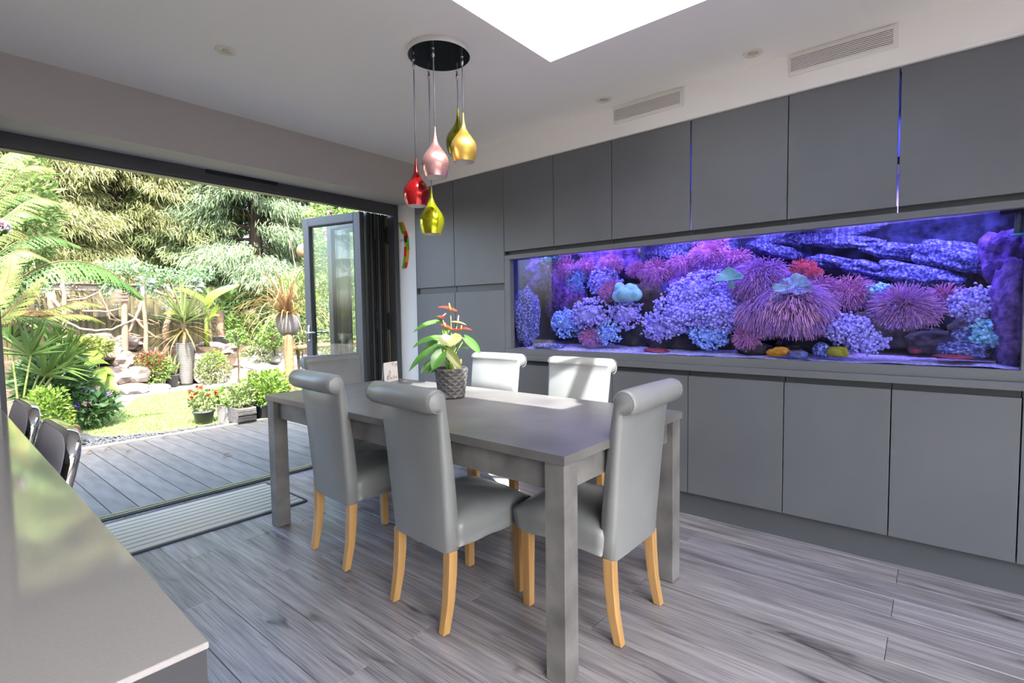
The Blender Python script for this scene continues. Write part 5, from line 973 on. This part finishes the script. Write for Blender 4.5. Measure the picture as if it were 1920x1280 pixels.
# dry phormium in a grey bowl on a post, wooden fence
BX, BY = 3.715, 7.4
MB_ = thing('bowl_post', 'short brown post carrying the striped bowl pot', 'post', (BX, BY, GZ)); MB().lathe([(.055, 0), (.055, .985), (0, .985)], n=14).build('post', 'rail_wood', MB_)
ph = thing('potted_phormium', 'bronze strap leaved phormium drooping from a rounded grey bowl pot', 'potted plant', (BX, BY, .927)); 
MB().lathe([(0, 0), (.09, 0), (.135, .05), (.16, .13), (.166, .21), (.160, .29), (.15, .305), (.14, .29), (0, .26)], n=32).build('bowl', 'pot_bowl', ph, smooth=True)
for nm, m, n_, e0, e1, L_, dr in (('leaves', 'phormium_leaf', 95, 12, 78, (.65, 1.15), 2.3), ('green_leaves', 'cordyline_dry', 26, 60, 90, (.35, .6), 1.0)):
    f = MB()
    for k in range(n_):
        a, e = random.uniform(0, 6.28), R_(random.uniform(e0, e1)); f.ribbon((random.uniform(-.05, .05), random.uniform(-.05, .05), .27), (math.cos(a)*math.cos(e)-.12, math.sin(a)*math.cos(e), math.sin(e)), random.uniform(*L_), .026, dr, 8)
    f.build(nm, m, ph, kind='stuff')
pf = thing('post_and_rail_fence', 'low wooden post and rail fence beside the terrace', 'fence', (3.66, 7.3, GZ)); fo = Vector(pf.location)
MB().lathe([(.067, 0), (.067, .90), (.062, .945), (.045, .985), (.02, 1.0), (0, 1.003)], n=20).build('post', 'rail_wood', pf, smooth=True)
MB().tube([(.03, 0, .80), (.5, .02, .81), (1.6, .05, .83)], .038, 10).build('rail', 'rail_wood', pf, smooth=True); MB().tube([(.03, 0, .42), (1.6, .05, .42)], .035, 10).build('rail', 'rail_wood', pf, smooth=True)
q = pt(472, 704, 1, 7.3)-fo; MB().tube([(-.03, 0, .43), (q.x, 0, q.z)], .034, 10).build('rail', 'rail_wood', pf, smooth=True); MB().lathe([(.05, 0), (.05, q.z+.06), (.035, q.z+.08), (0, q.z+.085)], (q.x, 0, 0), 14).build('post', 'bark_dark', pf, smooth=True); MB().lathe([(.067, 0), (.067, .95), (0, .98)], (1.6, .05, 0), 14).build('post', 'rail_wood', pf, smooth=True)
sr = thing('standard_rose', 'standard rose on a thin staked stem before the terrace', 'rose bush', pt(447, 745, 1, 8.8)); oo = Vector(sr.location); hd = pt(445, 632, 1, 8.8)-oo
MB().tube([(0, 0, -.1), hd*.5+Vector((.01, 0, 0)), hd], .011, 6).build('stem', 'bark_dark', sr); MB().tube([(.03, 0, -.1), hd*.9+Vector((.03, 0, 0))], .008, 6).build('stake', 'rail_wood', sr); f = MB(); scatter(f, hd, (.16, .14, .12), 220, .06, .035, .2, .3); f.build('foliage', 'mid_leaf', sr, kind='stuff')
# planters at the decking edge
def planter(name, label, x0, x1, y0, y1, z0, z1, m, seed=0, rough=0, rot=0):
    t = thing(name, label, 'planter', ((x0+x1)/2, (y0+y1)/2, z0), rot); dx, dy_, h = (x1-x0)/2, (y1-y0)/2, z1-z0; mb = MB()
    N_ = 9; V = []
    ring = lambda a, b, z: [(-a, -b, z), (a, -b, z), (a, b, z), (-a, b, z)]
    mb.loft([ring(dx*.94, dy_*.94, 0), ring(dx, dy_, h), ring(dx-.02, dy_-.02, h), ring(dx-.025, dy_-.025, h*.8)]); mb.build('trough', m, t, bevel=.006)
    MB().box((-dx+.022, -dy_+.022, h*.7), (dx-.022, dy_-.022, h*.82)).build('soil', 'soil', t)
    if rough:
        o = MB()
        for k in range(9): z = h*(.06+.1*k); o.box((-dx*.97, -dy_-.005-.004*((k*3) % 4), z), (dx*.97, -dy_+.02, z+h*(.05+.03*((k*5) % 3)/2)))
        o.build('riven_face', m, t, bevel=.003)
    return t
tr = planter('stone_trough', 'riven grey stone trough planter at the decking edge', 2.40, 2.61, 6.02, 6.30, .0, .175, 'pot_stone', rough=1)
f = MB(); rg = np.random.default_rng(41)
scatter(f, (0, 0, .30), (.15, .17, .14), 380, .055, .03, .6, .2, rg); f.build('foliage', 'pale_leaf', tr, kind='stuff')
tp2 = planter('pale_trough', 'pale smooth trough with low plants behind the stone trough', 2.42, 2.62, 6.36, 6.66, GZ, .15, 'trough_pale'); f = MB(); scatter(f, (0, 0, .30), (.15, .20, .13), 420, .05, .03, .6, .2, rg); f.build('foliage', 'mid_leaf', tp2, kind='stuff')
ge = simple_pot('potted_geranium', 'round dark pot of orange red geraniums at the lawn corner', (2.30, 6.72, GZ), .085, .11, .16, 'pot_black', leaves=leafy(300, (.16, .16, .13), .05, .045, .12, 5), lm='pale_leaf'); f = MB(); blooms(f, (-.03, -.03, .33), (.15, .15, .12), 9, .045, rg, top=.8); f.build('blossoms', 'petal_orange', ge, kind='stuff')
bp2 = simple_pot('blue_bowl_planter', 'dark blue glazed bowl with lush bright green herb at the decking edge', (2.81, 6.20, .0), .13, .17, .17, 'pot_blue', leaves=leafy(1300, (.27, .24, .22), .055, .035, .17, 6), lm='bright_leaf')
bush('leafy_shrub', 'pale leafy plants between stone trough and wooden post', 'shrub', 505, 738, 30, 22, 6.9, 700, .06, .035, 'bright_leaf', seed=31)
wk = tag(rb_ := MB().lathe([(.125*math.sin(a), .125*math.cos(a)) for a in np.linspace(0, math.pi, 14)], n=22).build('wicker_ball', 'wicker', smooth=True, loc=pt(570, 470, 1, 8.45)), 'round brown wicker ball hung in the rose bush beside the open glass leaf', 'ornament'); p0 = Vector(wk.location)
MB().tube([(0, 0, .11), (.1, .15, .3), (.35, .3, .35)], .006, 4).build('hanging_cord', 'cord_grey', wk)
# ivy garland along the beam
iv = thing('ivy_garland', 'garland of ivy and trailing leaves hanging over the timber beam', 'ivy', (2.4, 11.85, 1.9)); rg = np.random.default_rng(77)
def strands(m, n, x0, x1, zt, l0, l1, nl, ln, wd, name):
    f = MB(); B = []
    for k in range(n):
        x = rg.uniform(x0, x1); L_ = rg.uniform(l0, l1); z0 = zt+rg.uniform(-.1, .1); yy = rg.uniform(-.2, .05); tt = rg.uniform(0, 1, nl)
        B.append(np.stack([x+.03*rg.normal(size=nl), yy+.03*rg.normal(size=nl), z0-tt*L_], 1))
    B = np.concatenate(B); D = rnd_dirs(len(B), rg); D[:, 2] -= .7; D /= np.linalg.norm(D, axis=1)[:, None]; f.quads(B, D, perp(D, rg), rg.uniform(.7, 1.2, len(B))*ln, rg.uniform(.8, 1.1, len(B))*wd); f.build(name, m, iv, kind='stuff')
strands('ivy_leaf', 11, -1.6, 1.2, .0, .15, .55, 38, .06, .03, 'trailing_ivy'); strands('ivy_leaf', 16, -.1, 1.8, .0, .15, .5, 38, .06, .03, 'trailing_ivy'); strands('ivy_grey', 8, -1.3, 1.8, .0, .3, .6, 44, .045, .025, 'trailing_grey_leaves'); strands('ivy_brown', 8, -1.2, 1.8, .0, .2, .5, 40, .05, .025, 'trailing_dry_leaves')
f = MB()
for x in np.linspace(-.9, 1.75, 14): k_ = max(.25, min(1, (x+.9)/1.3)); scatter(f, (x, 0, .09+.06*math.sin(x*4.3)+.12*k_*(1-.5*max(0, x-.6))), (.22, .22, .05+.11*k_), int(40+110*k_), .075, .04, .5, .2, rg)
f.build('top_ivy', 'ivy_leaf', iv, kind='stuff'); f = MB()
for x in (.65, -1.0, 1.5): scatter(f, (x, -.25, -.03), (.1, .06, .09), 22, .14, .07, .0, .2, rg)
f.build('large_leaves', 'ivy_grey', iv, kind='stuff')
# conifers
def conifer(label, x, y, h, r, z_low, seed, m, dens=1.0):
    t = thing('conifer_tree', label, 'tree', (x, y, GZ), group='drooping conifers behind the fence'); rg = np.random.default_rng(seed); tk = MB(); tk.tube([(0, 0, 0), (.05, 0, h*.5), (0, 0, h)], [.22, .15, .03], 9); tk.build('trunk', 'bark_dark', t)
    br = MB(); B, D, L, W = [], [], [], []
    nb = int(125*dens*h/7)
    for k in range(nb):
        z = z_low+(h-z_low)*((k+rg.uniform(0, 1))/nb); a = rg.uniform(0, 2*math.pi); R0 = r*(1-.55*((z-z_low)/(h-z_low))**1.5)*rg.uniform(.75, 1.12); ca_, sa_ = math.cos(a), math.sin(a)
        if sa_ > .5: continue
        P_ = [Vector((ca_*R0*u, sa_*R0*u, z+R0*(.28*u-.42*u*u))) for u in (0, .35, .7, 1)]; br.tube(P_, [.035, .025, .016, .006], 5)
        for u in np.linspace(.42, 1.02, 8):
            q = u*3; i = min(int(q), 2); c_ = np.array(P_[i].lerp(P_[i+1], q-i)); cw = .17*R0*(1.25-.5*abs(u-.75)); 
            for s in (-1, 0, 1):
                cc = c_+np.array([-sa_, ca_, 0])*s*cw*rg.uniform(.7, 1.3)+np.array([0, 0, -.03]); n_ = 44
                out = np.array([ca_, sa_, 0])*.75+np.array([-sa_, ca_, 0])*s*.5
                d = out+rg.normal(size=(n_, 3))*.42; d[:, 2] = -rg.uniform(-.1, 1.6, n_); d /= np.linalg.norm(d, axis=1)[:, None]
                B.append(cc+rg.normal(size=(n_, 3))*np.array([.12, .12, .08])); D.append(d); L.append(rg.uniform(.08, .22, n_)); W.append(rg.uniform(.012, .028, n_))
    br.build('branches', 'bark_dark', t); B, D, L, W = map(np.concatenate, (B, D, L, W)); MB().quads(B, D, perp(D, rg), L, W, .22).build('foliage', m, t, kind='stuff')
conifer('drooping conifer at the far left behind the fern', 1.3, 14.6, 7.6, 2.1, 1.5, 1, 'conifer_b'); conifer('yellowish drooping conifer left of the middle of the garden', 3.4, 15.0, 8.2, 2.2, 1.4, 2, 'conifer_b'); conifer('green drooping conifer above the potted cordyline', 5.2, 15.2, 8.0, 2.1, 1.5, 3, 'conifer_a')
conifer('conifer with low sweeping boughs above the phormium', 6.0, 13.6, 7.0, 2.0, 1.6, 4, 'conifer_c', 1.1); conifer('blue green conifer behind the open glass leaf', 8.2, 14.2, 7.6, 2.2, .8, 5, 'conifer_c'); conifer('tall conifer filling the gap at the back of the garden', 4.3, 17.5, 9.5, 2.6, .8, 6, 'conifer_a'); conifer('distant conifer behind the left trees', 2.0, 18.0, 9.5, 2.6, .8, 7, 'conifer_c'); conifer('distant conifer behind the right trees', 7.6, 18.5, 9.5, 2.8, .5, 8, 'conifer_a'); conifer('conifer beyond the right end of the garden', 10.8, 15.5, 8, 2.6, .5, 9, 'conifer_a')
branch('dead_bough', 'bare dead bough among the left conifers', ((60, 408, 13.6), (100, 420, 13.5), (135, 440, 13.4)), .03, 'branch_bark'); branch('dead_bough', 'thin bare sapling rising before the right conifers', ((560, 540, 11.8), (548, 470, 11.8), (535, 400, 11.8)), .016, 'branch_bark')
